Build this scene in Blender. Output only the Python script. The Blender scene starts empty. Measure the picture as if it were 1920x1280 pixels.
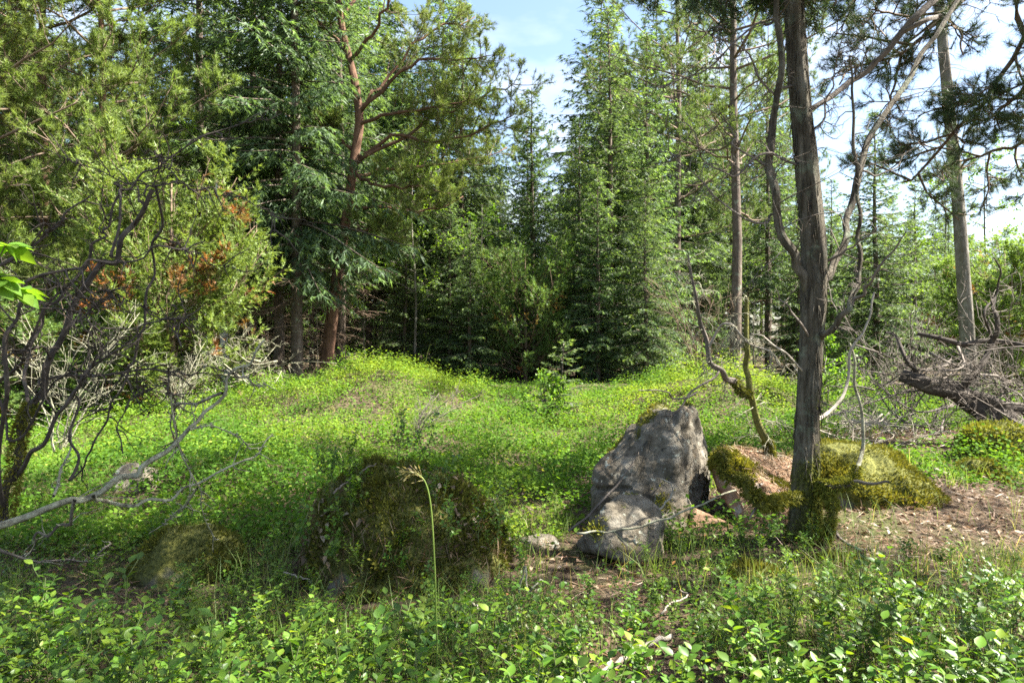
import bpy, bmesh, math, random
import numpy as np
from mathutils import Vector, noise as mnoise

# ------------------------------------------------------------------ camera, world, sun, exposure
sc = bpy.context.scene
C = sc.collection
CAM_H = 1.0
F = 1280.0                      # focal length in photo pixels (1920 wide)
cam_d = bpy.data.cameras.new('camera'); cam_d.lens = 24; cam_d.sensor_width = 36
cam_d.clip_start = 0.05; cam_d.clip_end = 2000
cam = bpy.data.objects.new('camera', cam_d); C.objects.link(cam)
cam.location = (0, 0, CAM_H); cam.rotation_euler = (math.radians(90), 0, 0)
sc.camera = cam

SUN_EL, SUN_AZ = math.radians(50), math.radians(90)      # azimuth clockwise from +Y (view direction)
w = bpy.data.worlds.new('World'); sc.world = w; w.use_nodes = True
nt = w.node_tree; nt.nodes.clear()
wo = nt.nodes.new('ShaderNodeOutputWorld'); bg = nt.nodes.new('ShaderNodeBackground')
sky = nt.nodes.new('ShaderNodeTexSky'); sky.sky_type = 'NISHITA'; sky.sun_disc = False
sky.sun_elevation = SUN_EL; sky.sun_rotation = SUN_AZ; sky.air_density = 1.0; sky.dust_density = 1.6
tc = nt.nodes.new('ShaderNodeTexCoord'); mp = nt.nodes.new('ShaderNodeMapping')
mp.inputs['Scale'].default_value = (1.6, 1.6, 4.0); mp.inputs['Location'].default_value = (0.3, 0.1, 0.6)
ns = nt.nodes.new('ShaderNodeTexNoise'); ns.inputs['Scale'].default_value = 1.3; ns.inputs['Detail'].default_value = 6
rp = nt.nodes.new('ShaderNodeValToRGB'); rp.color_ramp.elements[0].position = 0.50; rp.color_ramp.elements[1].position = 0.74
mx = nt.nodes.new('ShaderNodeMixRGB'); mx.inputs[2].default_value = (4.8, 4.9, 5.1, 1)
nt.links.new(tc.outputs['Generated'], mp.inputs[0]); nt.links.new(mp.outputs[0], ns.inputs['Vector'])
nt.links.new(ns.outputs[0], rp.inputs[0]); nt.links.new(rp.outputs[0], mx.inputs[0])
nt.links.new(sky.outputs[0], mx.inputs[1]); nt.links.new(mx.outputs[0], bg.inputs[0])
bg.inputs[1].default_value = 0.06
nt.links.new(bg.outputs[0], wo.inputs[0])

sd = bpy.data.lights.new('sun', 'SUN'); sd.energy = 5.0; sd.angle = math.radians(0.53); sd.color = (1, 0.95, 0.86)
so = bpy.data.objects.new('sun', sd); C.objects.link(so)
sdir = Vector((math.sin(SUN_AZ)*math.cos(SUN_EL), math.cos(SUN_AZ)*math.cos(SUN_EL), math.sin(SUN_EL)))
so.rotation_euler = sdir.to_track_quat('Z', 'Y').to_euler()
so.location = (20, 15, 30)

sc.view_settings.view_transform = 'Standard'; sc.view_settings.look = 'None'
sc.view_settings.exposure = 2.65; sc.view_settings.gamma = 1.0; sc.view_settings.use_curve_mapping = False
sc.render.engine = 'CYCLES'
cy = sc.cycles
cy.max_bounces = 7; cy.diffuse_bounces = 4; cy.glossy_bounces = 2; cy.transmission_bounces = 4
cy.transparent_max_bounces = 4; cy.caustics_reflective = False; cy.caustics_refractive = False
cy.use_denoising = False; cy.use_adaptive_sampling = False; cy.sample_clamp_indirect = 3.0; cy.pixel_filter_type = 'BLACKMAN_HARRIS'; cy.filter_width = 1.6

# ------------------------------------------------------------------ helpers
rng = np.random.default_rng(7)
UP = np.array([0., 0., 1.])
def nrm(v): return v/np.maximum(np.linalg.norm(v, axis=-1, keepdims=True), 1e-9)

def P(px, py, d):
    """world point seen at photo pixel (px,py) at depth d"""
    return np.array([(px-960)/F*d, d, CAM_H-(py-640)/F*d])

_tab = np.random.default_rng(99).random((256, 256))
def vnoise(x, y):
    x = np.asarray(x, float); y = np.asarray(y, float)
    xi = np.floor(x).astype(int); yi = np.floor(y).astype(int)
    fx = x-xi; fy = y-yi; fx = fx*fx*(3-2*fx); fy = fy*fy*(3-2*fy)
    a = _tab[xi & 255, yi & 255]; b = _tab[(xi+1) & 255, yi & 255]
    c = _tab[xi & 255, (yi+1) & 255]; d = _tab[(xi+1) & 255, (yi+1) & 255]
    return (a*(1-fx)+b*fx)*(1-fy)+(c*(1-fx)+d*fx)*fy
def fbm(x, y, o=3):
    s = 0; a = 1.; t = 0
    for i in range(o):
        s = s+a*vnoise(x*2**i+17*i, y*2**i+31*i); t += a; a *= .5
    return s/t
def sstep(a, b, x):
    t = np.clip((x-a)/(b-a), 0, 1); return t*t*(3-2*t)
def gauss(x, y, cx, cy_, sx, sy): return np.exp(-((x-cx)/sx)**2-((y-cy_)/sy)**2)

def ground(x, y):
    x = np.asarray(x, float); y = np.asarray(y, float)
    z = 0.26*sstep(5.0, 10.5, y)
    z = z+0.44*gauss(x, y, -1.75, 8.6, 1.15, 1.3)+0.40*gauss(x, y, 2.5, 8.2, 1.25, 1.2)
    z = z-0.16*gauss(x, y, .5, 7.6, .85, 1.5)
    z = z+0.26*gauss(x, y, 3.4, 5.4, 1.5, 1.1)+0.12*gauss(x, y, 2.3, 3.9, .9, .7)
    z = z+0.16*gauss(x, y, -2.6, 4.6, 1.3, .9)+.08*gauss(x, y, 1.75, 2.6, .6, .45)
    z = z+0.10*(fbm(x*.9+5, y*.9+3)-.5)+0.05*(fbm(x*3.1, y*3.1)-.5)
    far = sstep(14, 60, np.hypot(x, y))
    return z+far*(1.4*(fbm(x*.03+9, y*.03)-.45))

def mesh(name, V, T, tint=None, mat=None, smooth=False):
    V = np.ascontiguousarray(np.asarray(V, np.float32).reshape(-1, 3)); T = np.ascontiguousarray(np.asarray(T, np.int32).reshape(-1, 3))
    me = bpy.data.meshes.new(name)
    me.vertices.add(len(V)); me.vertices.foreach_set('co', V.ravel())
    me.loops.add(len(T)*3); me.loops.foreach_set('vertex_index', T.ravel())
    me.polygons.add(len(T)); me.polygons.foreach_set('loop_start', np.arange(0, len(T)*3, 3, dtype=np.int32))
    if smooth: me.polygons.foreach_set('use_smooth', np.ones(len(T), bool))
    me.update(calc_edges=True)
    if tint is not None:
        a = me.attributes.new('tint', 'FLOAT', 'POINT'); a.data.foreach_set('value', np.ascontiguousarray(tint, np.float32).ravel())
    if mat: me.materials.append(mat)
    return me

class Acc:
    def __init__(s): s.V = []; s.T = []; s.c = []; s.n = 0
    def add(s, V, T, c=None):
        V = np.asarray(V, float).reshape(-1, 3); T = np.asarray(T).reshape(-1, 3)
        if len(V) == 0: return
        s.V.append(V); s.T.append(T+s.n); s.n += len(V)
        s.c.append(np.full(len(V), .5) if c is None else (np.full(len(V), float(c)) if np.isscalar(c) else np.asarray(c, float).ravel()))
    def mesh(s, name, mat, smooth=False, off=None):
        V = np.concatenate(s.V)
        if off is not None: V = V-np.asarray(off)
        return mesh(name, V, np.concatenate(s.T), np.concatenate(s.c), mat, smooth)

def link(name, me, parent=None, loc=None):
    o = bpy.data.objects.new(name, me); C.objects.link(o)
    if parent: o.parent = parent
    if loc is not None: o.location = loc
    return o
def tag(o, label=None, cat=None, group=None, kind=None):
    if label: o['label'] = label
    if cat: o['category'] = cat
    if group: o['group'] = group
    if kind: o['kind'] = kind
    return o
def thing(name, label, cat, loc, group=None, rz=0, scale=1, tilt=(0, 0)):
    e = bpy.data.objects.new(name, None); C.objects.link(e); e.empty_display_size = .1
    e.location = loc; e.rotation_euler = (tilt[0], tilt[1], rz)
    e.scale = scale if hasattr(scale, '__len__') else (scale,)*3
    return tag(e, label, cat, group)

# ---- vector geometry
def resample(pts, k):
    pts = np.asarray(pts, float); n = len(pts)
    if n == 2: return pts[0]+(pts[1]-pts[0])*np.linspace(0, 1, k)[:, None]
    ext = np.vstack([2*pts[0]-pts[1], pts, 2*pts[-1]-pts[-2]])
    u = np.linspace(0, n-1-1e-6, k); i = u.astype(int); f = (u-i)[:, None]
    p0, p1, p2, p3 = ext[i], ext[i+1], ext[i+2], ext[i+3]
    return .5*((2*p1)+(-p0+p2)*f+(2*p0-5*p1+4*p2-p3)*f**2+(-p0+3*p1-3*p2+p3)*f**3)
def tubes(paths, r0, r1, sides=4, power=1.0, cap=True):
    paths = np.asarray(paths, float); n, k, _ = paths.shape
    tan = nrm(np.gradient(paths, axis=1))
    ref = np.where(np.abs(tan[..., 2:3]) > .9, np.array([1., 0, 0]), UP)
    ref = np.broadcast_to(ref[:, :1], tan.shape)
    a = nrm(np.cross(tan, ref)); b = np.cross(tan, a)
    t = np.linspace(0, 1, k)[None]**power
    r = (np.broadcast_to(np.asarray(r0, float), (n,))[:, None]*(1-t)+np.broadcast_to(np.asarray(r1, float), (n,))[:, None]*t)
    ang = np.arange(sides)/sides*2*np.pi
    V = paths[:, :, None]+r[..., None, None]*(a[:, :, None]*np.cos(ang)[None, None, :, None]+b[:, :, None]*np.sin(ang)[None, None, :, None])
    idx = np.arange(n*k*sides).reshape(n, k, sides)
    q0 = idx[:, :-1]; q1 = idx[:, 1:]
    A, B_, Cc, D = q0, np.roll(q0, -1, 2), np.roll(q1, -1, 2), q1
    T = np.concatenate([np.stack([A, B_, Cc], -1).reshape(-1, 3), np.stack([A, Cc, D], -1).reshape(-1, 3)])
    if cap and sides > 2:
        caps = []
        for j in range(1, sides-1):
            caps.append(np.stack([idx[:, -1, 0], idx[:, -1, j], idx[:, -1, j+1]], -1))
            caps.append(np.stack([idx[:, 0, 0], idx[:, 0, j+1], idx[:, 0, j]], -1))
        T = np.concatenate([T]+caps)
    return V.reshape(-1, 3), T
def lerp_path(paths, idx, t):
    k = paths.shape[1]; u = np.clip(t, 0, 1)*(k-1); i = np.minimum(u.astype(int), k-2); f = (u-i)[:, None]
    a = paths[idx, i]; b = paths[idx, i+1]
    return a*(1-f)+b*f, nrm(b-a)
def plen(paths): return np.linalg.norm(np.diff(paths, axis=1), axis=2).sum(1)
def ramify(paths, per, t0=.2, t1=1., ratio=.4, lmin=.02, angle=55, bias=(0, 0, 0), curl=0., jit=.15, k=4, planar=False, taper=.7, rg=None, even=False):
    rg = rg or rng; n = len(paths); L = plen(paths)
    per = np.broadcast_to(np.asarray(per), (n,)).astype(int)
    idx = np.repeat(np.arange(n), per); m = len(idx)
    if even:
        st = np.concatenate([np.arange(c)/max(c, 1) for c in per]) if m else np.zeros(0)
        t = t0+(t1-t0)*(st+rg.random(m)*.9/np.maximum(per[idx], 1))
    else: t = rg.uniform(t0, t1, m)
    p, tan = lerp_path(paths, idx, t)
    if planar:
        side = nrm(np.cross(tan, UP)+1e-6); s = np.where(np.arange(m) % 2 == 0, 1., -1.)[:, None]
        perp = nrm(side*s+rg.normal(0, .22, (m, 3)))
    else:
        perp = rg.normal(0, 1, (m, 3)); perp = nrm(perp-(perp*tan).sum(1, keepdims=True)*tan)
    an = np.radians(angle+rg.normal(0, 9, m))[:, None]
    d = nrm(np.cos(an)*tan+np.sin(an)*perp+np.asarray(bias)*.5)
    l = np.maximum(L[idx]*ratio*(1-taper*t)*rg.uniform(.6, 1.15, m), lmin)
    out = np.empty((m, k, 3)); out[:, 0] = p; cur = p; dd = d
    for j in range(1, k):
        dd = nrm(dd+np.asarray(bias)*(curl+.3)+rg.normal(0, jit, (m, 3)))
        cur = cur+dd*(l/(k-1))[:, None]; out[:, j] = cur
    return out, idx, t
def strips(base, d, L, W, rg=None, sag=0., flat=.6):
    """flat kite shaped sprigs: 4 verts, 2 triangles each"""
    rg = rg or rng; n = len(base)
    L = np.broadcast_to(L, (n,))[:, None]; W = np.broadcast_to(W, (n,))[:, None]
    ref = nrm(UP*flat+rg.normal(0, .5, (n, 3))); side = nrm(np.cross(d, ref))
    mid = base+d*L*.42+np.array([0, 0, -1.])*sag*L*.15
    tip = base+d*L+np.array([0, 0, -1.])*sag*L*.5
    V = np.stack([base, mid+side*W*.5, tip, mid-side*W*.5], 1).reshape(-1, 3)
    i = np.arange(n)[:, None]*4
    T = np.concatenate([i+np.array([[0, 1, 2]]), i+np.array([[0, 2, 3]])])
    return V, T
def fans(base, d, L, W, spread=.42, k=3, rg=None):
    """each sprig a flat fan of k narrow needle-clad triangles"""
    rg = rg or rng; n = len(base); L = np.broadcast_to(L, (n,))[:, None]
    ref = nrm(UP*.8+rg.normal(0, .5, (n, 3))); side = nrm(np.cross(d, ref)); up = np.cross(side, d); out = []
    for j in range(k):
        a = (j-(k-1)/2)*spread; q = nrm(d*math.cos(a)+side*math.sin(a)+up*rg.normal(0, .15, (n, 1))-UP*.12*abs(a)); s = nrm(np.cross(q, up+rg.normal(0, .4, (n, 3))))*W*.5
        b = base+q*L*(.05*(j == 1)); l = L*(1.0 if j == (k-1)//2 else .72)
        out.append(np.stack([b-s, b+s, b+q*l], 1))
    V = np.stack(out, 1).reshape(-1, 3); return V, np.arange(n*k*3).reshape(-1, 3), k*3
def needles(base, d, k, L, W, spread=.9, rg=None):
    """k thin needle triangles bristling round each shoot base->d"""
    rg = rg or rng; n = len(base)
    b = np.repeat(base, k, 0); u = np.repeat(d, k, 0); m = n*k
    L = np.repeat(np.broadcast_to(L, (n,)), k)[:, None]
    b = b+u*L*rg.uniform(-.3, .5, (m, 1))
    nd = nrm(u*rg.uniform(.35, 1.0, (m, 1))+rg.normal(0, spread*.6, (m, 3)))
    s = nrm(np.cross(nd, rg.normal(0, 1, (m, 3))))*W*.5
    l = L*rg.uniform(.7, 1.1, (m, 1))
    V = np.stack([b-s, b+s, b+nd*l], 1).reshape(-1, 3); T = np.arange(m*3).reshape(-1, 3)
    return V, T

# ------------------------------------------------------------------ materials
def nodes(name):
    m = bpy.data.materials.new(name); m.use_nodes = True; t = m.node_tree; t.nodes.clear()
    out = t.nodes.new('ShaderNodeOutputMaterial'); return m, t, out
def N(t, ty, **kw):
    n = t.nodes.new(ty)
    for a, b in kw.items(): setattr(n, a, b)
    return n
def rampn(t, fac, stops):
    r = N(t, 'ShaderNodeValToRGB'); e = r.color_ramp.elements
    while len(e) < len(stops): e.new(.5)
    for i, (p, c) in enumerate(stops): e[i].position = p; e[i].color = (*c, 1)
    t.links.new(fac, r.inputs[0]); return r.outputs[0]
def foliage(name, stops, trans=.4, tmul=(1.6, 1.5, .8), rough=.5, spec=.3, vary=.25, objvary=.12):
    m, t, out = nodes(name)
    at = N(t, 'ShaderNodeAttribute', attribute_name='tint')
    col = rampn(t, at.outputs['Fac'], stops)
    geo = N(t, 'ShaderNodeNewGeometry'); oi = N(t, 'ShaderNodeObjectInfo')
    hs = N(t, 'ShaderNodeHueSaturation')
    def mr(src, lo, hi):
        q = N(t, 'ShaderNodeMapRange'); q.inputs[3].default_value = lo; q.inputs[4].default_value = hi
        t.links.new(src, q.inputs[0]); return q.outputs[0]
    v1 = mr(geo.outputs['Random Per Island'], 1-vary, 1+vary); v2 = mr(oi.outputs['Random'], 1-objvary, 1+objvary)
    mu = N(t, 'ShaderNodeMath', operation='MULTIPLY'); t.links.new(v1, mu.inputs[0]); t.links.new(v2, mu.inputs[1])
    t.links.new(mu.outputs[0], hs.inputs['Value']); t.links.new(mr(oi.outputs['Random'], .49, .51), hs.inputs['Hue'])
    t.links.new(col, hs.inputs['Color'])
    pb = N(t, 'ShaderNodeBsdfPrincipled'); pb.inputs['Roughness'].default_value = rough
    pb.inputs['Specular IOR Level'].default_value = spec
    t.links.new(hs.outputs[0], pb.inputs['Base Color'])
    tr = N(t, 'ShaderNodeBsdfTranslucent'); vm = N(t, 'ShaderNodeVectorMath', operation='MULTIPLY')
    vm.inputs[1].default_value = tmul; t.links.new(hs.outputs[0], vm.inputs[0]); t.links.new(vm.outputs[0], tr.inputs[0])
    ms = N(t, 'ShaderNodeMixShader'); ms.inputs[0].default_value = trans
    t.links.new(pb.outputs[0], ms.inputs[1]); t.links.new(tr.outputs[0], ms.inputs[2]); t.links.new(ms.outputs[0], out.inputs[0])
    return m
def solid(name, stops, scale=8, stretch=(1, 1, 1), rough=.85, bump=.4, detail=8, spec=.2, second=None, moss=None, bumpscale=None, dist=.02):
    """noise coloured rough surface; second=(colour, lo, hi, scale) blotches, moss=(stops, lo, hi, need_up)"""
    m, t, out = nodes(name)
    tcn = N(t, 'ShaderNodeTexCoord'); mpn = N(t, 'ShaderNodeMapping'); mpn.inputs['Scale'].default_value = stretch
    t.links.new(tcn.outputs['Object'], mpn.inputs[0])
    n1 = N(t, 'ShaderNodeTexNoise'); n1.inputs['Scale'].default_value = scale; n1.inputs['Detail'].default_value = detail; n1.inputs['Roughness'].default_value = .65
    t.links.new(mpn.outputs[0], n1.inputs['Vector'])
    col = rampn(t, n1.outputs[0], stops)
    for sec in (second or []):
        n2 = N(t, 'ShaderNodeTexNoise'); n2.inputs['Scale'].default_value = sec[3]; n2.inputs['Detail'].default_value = 7; n2.inputs['Roughness'].default_value = .7
        t.links.new(tcn.outputs['Object'], n2.inputs['Vector'])
        f = rampn(t, n2.outputs[0], [(sec[1], (0, 0, 0)), (sec[2], (1, 1, 1))])
        mm = N(t, 'ShaderNodeMixRGB'); mm.inputs[2].default_value = (*sec[0], 1); t.links.new(f, mm.inputs[0]); t.links.new(col, mm.inputs[1]); col = mm.outputs[0]
    if moss:
        at = N(t, 'ShaderNodeAttribute', attribute_name='tint')
        n3 = N(t, 'ShaderNodeTexNoise'); n3.inputs['Scale'].default_value = 60; n3.inputs['Detail'].default_value = 4
        t.links.new(tcn.outputs['Object'], n3.inputs['Vector'])
        mc = rampn(t, n3.outputs[0], moss[0])
        f = rampn(t, at.outputs['Fac'], [(moss[1], (0, 0, 0)), (moss[2], (1, 1, 1))])
        mm = N(t, 'ShaderNodeMixRGB'); t.links.new(f, mm.inputs[0]); t.links.new(col, mm.inputs[1]); t.links.new(mc, mm.inputs[2]); col = mm.outputs[0]
    pb = N(t, 'ShaderNodeBsdfPrincipled'); pb.inputs['Roughness'].default_value = rough; pb.inputs['Specular IOR Level'].default_value = spec
    t.links.new(col, pb.inputs['Base Color'])
    nb = N(t, 'ShaderNodeTexNoise'); nb.inputs['Scale'].default_value = bumpscale or scale*3; nb.inputs['Detail'].default_value = 8; nb.inputs['Roughness'].default_value = .7
    t.links.new(mpn.outputs[0], nb.inputs['Vector'])
    bp = N(t, 'ShaderNodeBump'); bp.inputs['Strength'].default_value = bump; bp.inputs['Distance'].default_value = dist
    t.links.new(nb.outputs[0], bp.inputs['Height']); t.links.new(bp.outputs[0], pb.inputs['Normal'])
    t.links.new(pb.outputs[0], out.inputs[0]); return m

M = {}
M['spruce'] = foliage('spruce_needles', [(0, (.05, .08, .045)), (.5, (.078, .122, .055)), (.8, (.13, .20, .06)), (1, (.20, .285, .07))], .45, (1.6, 1.6, .8))
M['pine'] = foliage('pine_needles', [(0, (.06, .10, .033)), (.5, (.10, .155, .042)), (1, (.17, .225, .052))], .42, (1.4, 1.4, .8))
M['pinedark'] = foliage('pine_needles_near', [(0, (.04, .07, .035)), (1, (.08, .12, .05))], .25)
M['juniper'] = foliage('juniper_needles', [(0, (.30, .12, .045)), (.25, (.16, .12, .04)), (.4, (.09, .15, .04)), (1, (.19, .27, .06))], .36)
M['broad'] = foliage('broad_leaf', [(0, (.06, .14, .02)), (1, (.15, .27, .03))], .5, (1.8, 1.7, .6))
M['bil'] = foliage('bilberry_leaf', [(0, (.042, .10, .016)), (.45, (.09, .175, .018)), (.8, (.18, .25, .025)), (.95, (.26, .29, .04)), (1, (.30, .15, .05))], .40, (1.75, 1.6, .6), rough=.42, spec=.36, vary=.4, objvary=.15)
M['bilfar'] = foliage('bilberry_carpet_leaf', [(0, (.042, .10, .016)), (.45, (.09, .17, .02)), (.8, (.17, .235, .03)), (1, (.24, .26, .05))], .40, (1.7, 1.6, .6), rough=.65, spec=.08, vary=.2)
M['bilstem'] = foliage('bilberry_stem', [(0, (.07, .12, .03)), (1, (.14, .12, .05))], .1)
M['grass'] = foliage('grass_blade', [(0, (.10, .17, .04)), (.6, (.16, .22, .05)), (1, (.34, .28, .13))], .4)
M['moss'] = foliage('moss_tuft', [(0, (.045, .06, .016)), (.5, (.12, .13, .02)), (1, (.22, .21, .035))], .25, (1.3, 1.2, .6), rough=.8, spec=.1)
M['litter'] = foliage('dead_leaf', [(0, (.055, .034, .02)), (.45, (.13, .085, .05)), (.85, (.24, .175, .11)), (1, (.36, .30, .22))], .2, (1.2, 1.0, .8), rough=.6)
M['straw'] = foliage('dead_needle', [(0, (.10, .05, .024)), (.7, (.22, .135, .07)), (1, (.33, .25, .15))], .15, (1.1, 1, .8))
M['bark'] = solid('spruce_bark', [(.3, (.055, .042, .032)), (.55, (.12, .092, .07)), (.75, (.20, .17, .14))], 14, (1, 1, .35), bump=.8, second=[((.20, .22, .16), .56, .66, 9)])
M['pinebark'] = solid('pine_bark', [(.3, (.05, .03, .02)), (.5, (.125, .068, .042)), (.72, (.22, .13, .085))], 12, (1, 1, .4), bump=.8)
M['greybark'] = solid('grey_bark', [(.3, (.07, .06, .045)), (.5, (.16, .145, .115)), (.65, (.25, .23, .195)), (.8, (.33, .31, .28))], 16, (1, 1, .3), bump=.9, second=[((.09, .08, .06), .58, .66, 7)])
M['birch'] = solid('birch_bark', [(.35, (.08, .07, .06)), (.45, (.6, .58, .54)), (.8, (.72, .70, .66))], 7, (1, 1, 3), bump=.2)
M['oldbark'] = solid('old_bark', [(.28, (.025, .019, .013)), (.45, (.082, .068, .046)), (.58, (.155, .135, .098)), (.78, (.25, .23, .18))], 26, (1, 1, .17), bump=1.0, dist=.03,
                     second=[((.20, .22, .15), .54, .66, 9)], moss=([(.35, (.04, .045, .012)), (.65, (.15, .16, .03))], .35, .75))
M['greybrown'] = solid('pine_twig', [(.3, (.10, .07, .05)), (.7, (.22, .165, .12))], 20, bump=.4)
M['dead'] = solid('dead_twig', [(.3, (.075, .06, .048)), (.6, (.17, .145, .12)), (.8, (.27, .25, .20))], 18, bump=.5)
M['deaddark'] = solid('dark_twig', [(.3, (.03, .024, .02)), (.6, (.075, .062, .05)), (.8, (.16, .15, .11))], 22, bump=.5)
M['deadpale'] = solid('bleached_twig', [(.3, (.20, .17, .13)), (.6, (.36, .32, .26)), (.8, (.46, .43, .37))], 18, bump=.4)
M['deadbrown'] = solid('brown_twig', [(.3, (.09, .06, .04)), (.7, (.20, .145, .10))], 20, bump=.4)
M['lichtwig'] = solid('lichen_twig', [(.35, (.10, .085, .06)), (.5, (.26, .25, .17)), (.7, (.40, .40, .29))], 30, bump=.6)
M['mosswood'] = solid('mossy_wood', [(.3, (.07, .065, .025)), (.55, (.15, .15, .035)), (.75, (.22, .21, .05))], 30, bump=.9)
M['granite'] = solid('grey_stone', [(.28, (.035, .028, .019)), (.42, (.095, .08, .056)), (.55, (.17, .15, .115)), (.75, (.27, .25, .205))], 11, bump=1.0, bumpscale=30, rough=.9, dist=.03,
                     second=[((.20, .14, .08), .52, .68, 3.2), ((.36, .37, .30), .59, .63, 17), ((.04, .04, .035), .57, .63, 26)], moss=([(.35, (.05, .055, .02)), (.65, (.17, .16, .04))], .55, .8))
M['redstone'] = solid('reddish_stone', [(.25, (.11, .06, .035)), (.5, (.23, .14, .085)), (.75, (.33, .235, .16))], 12, bump=.9, rough=.9,
                      second=[((.36, .33, .28), .60, .66, 9), ((.09, .055, .035), .55, .65, 4)], moss=([(.35, (.05, .055, .02)), (.65, (.18, .17, .04))], .5, .75))
M['mossrock'] = solid('mossed_stone', [(.3, (.06, .055, .045)), (.6, (.14, .13, .105)), (.8, (.22, .20, .17))], 10, bump=.9, rough=.95,
                      moss=([(.3, (.045, .05, .015)), (.5, (.10, .105, .025)), (.7, (.17, .16, .04))], .3, .6))
# forest floor: brown litter with mossy patches
M['soil'] = solid('forest_floor', [(.28, (.022, .016, .010)), (.45, (.07, .05, .031)), (.6, (.13, .095, .06)), (.8, (.22, .175, .12))], 22, bump=1.0, bumpscale=45, rough=.95, dist=.04,
                  second=[((.085, .095, .028), .50, .62, .9), ((.04, .03, .02), .56, .66, 3.1)])

# ------------------------------------------------------------------ ground sheet
def build_ground():
    a = np.concatenate([-np.geomspace(9, 700, 40)[::-1], np.linspace(-8.8, 8.8, 140), np.geomspace(9, 700, 40)])
    b = np.concatenate([-np.geomspace(2, 700, 40)[::-1], np.linspace(-1.9, 15, 140), np.geomspace(15.2, 700, 40)])
    X, Y = np.meshgrid(a, b); Z = ground(X, Y)
    V = np.stack([X, Y, Z], -1).reshape(-1, 3); nx, ny = len(a), len(b)
    i = np.arange(nx*ny).reshape(ny, nx); A, B_, Cc, D = i[:-1, :-1], i[:-1, 1:], i[1:, 1:], i[1:, :-1]
    T = np.concatenate([np.stack([A, B_, Cc], -1).reshape(-1, 3), np.stack([A, Cc, D], -1).reshape(-1, 3)])
    o = link('ground', mesh('ground', V, T, None, M['soil'], True)); tag(o, kind='structure')
build_ground()
def gz(x, y): return float(ground(x, y))
def gpos(px, d, dz=0.):
    x = (px-960)/F*d; return (x, d, gz(x, d)+dz)

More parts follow.
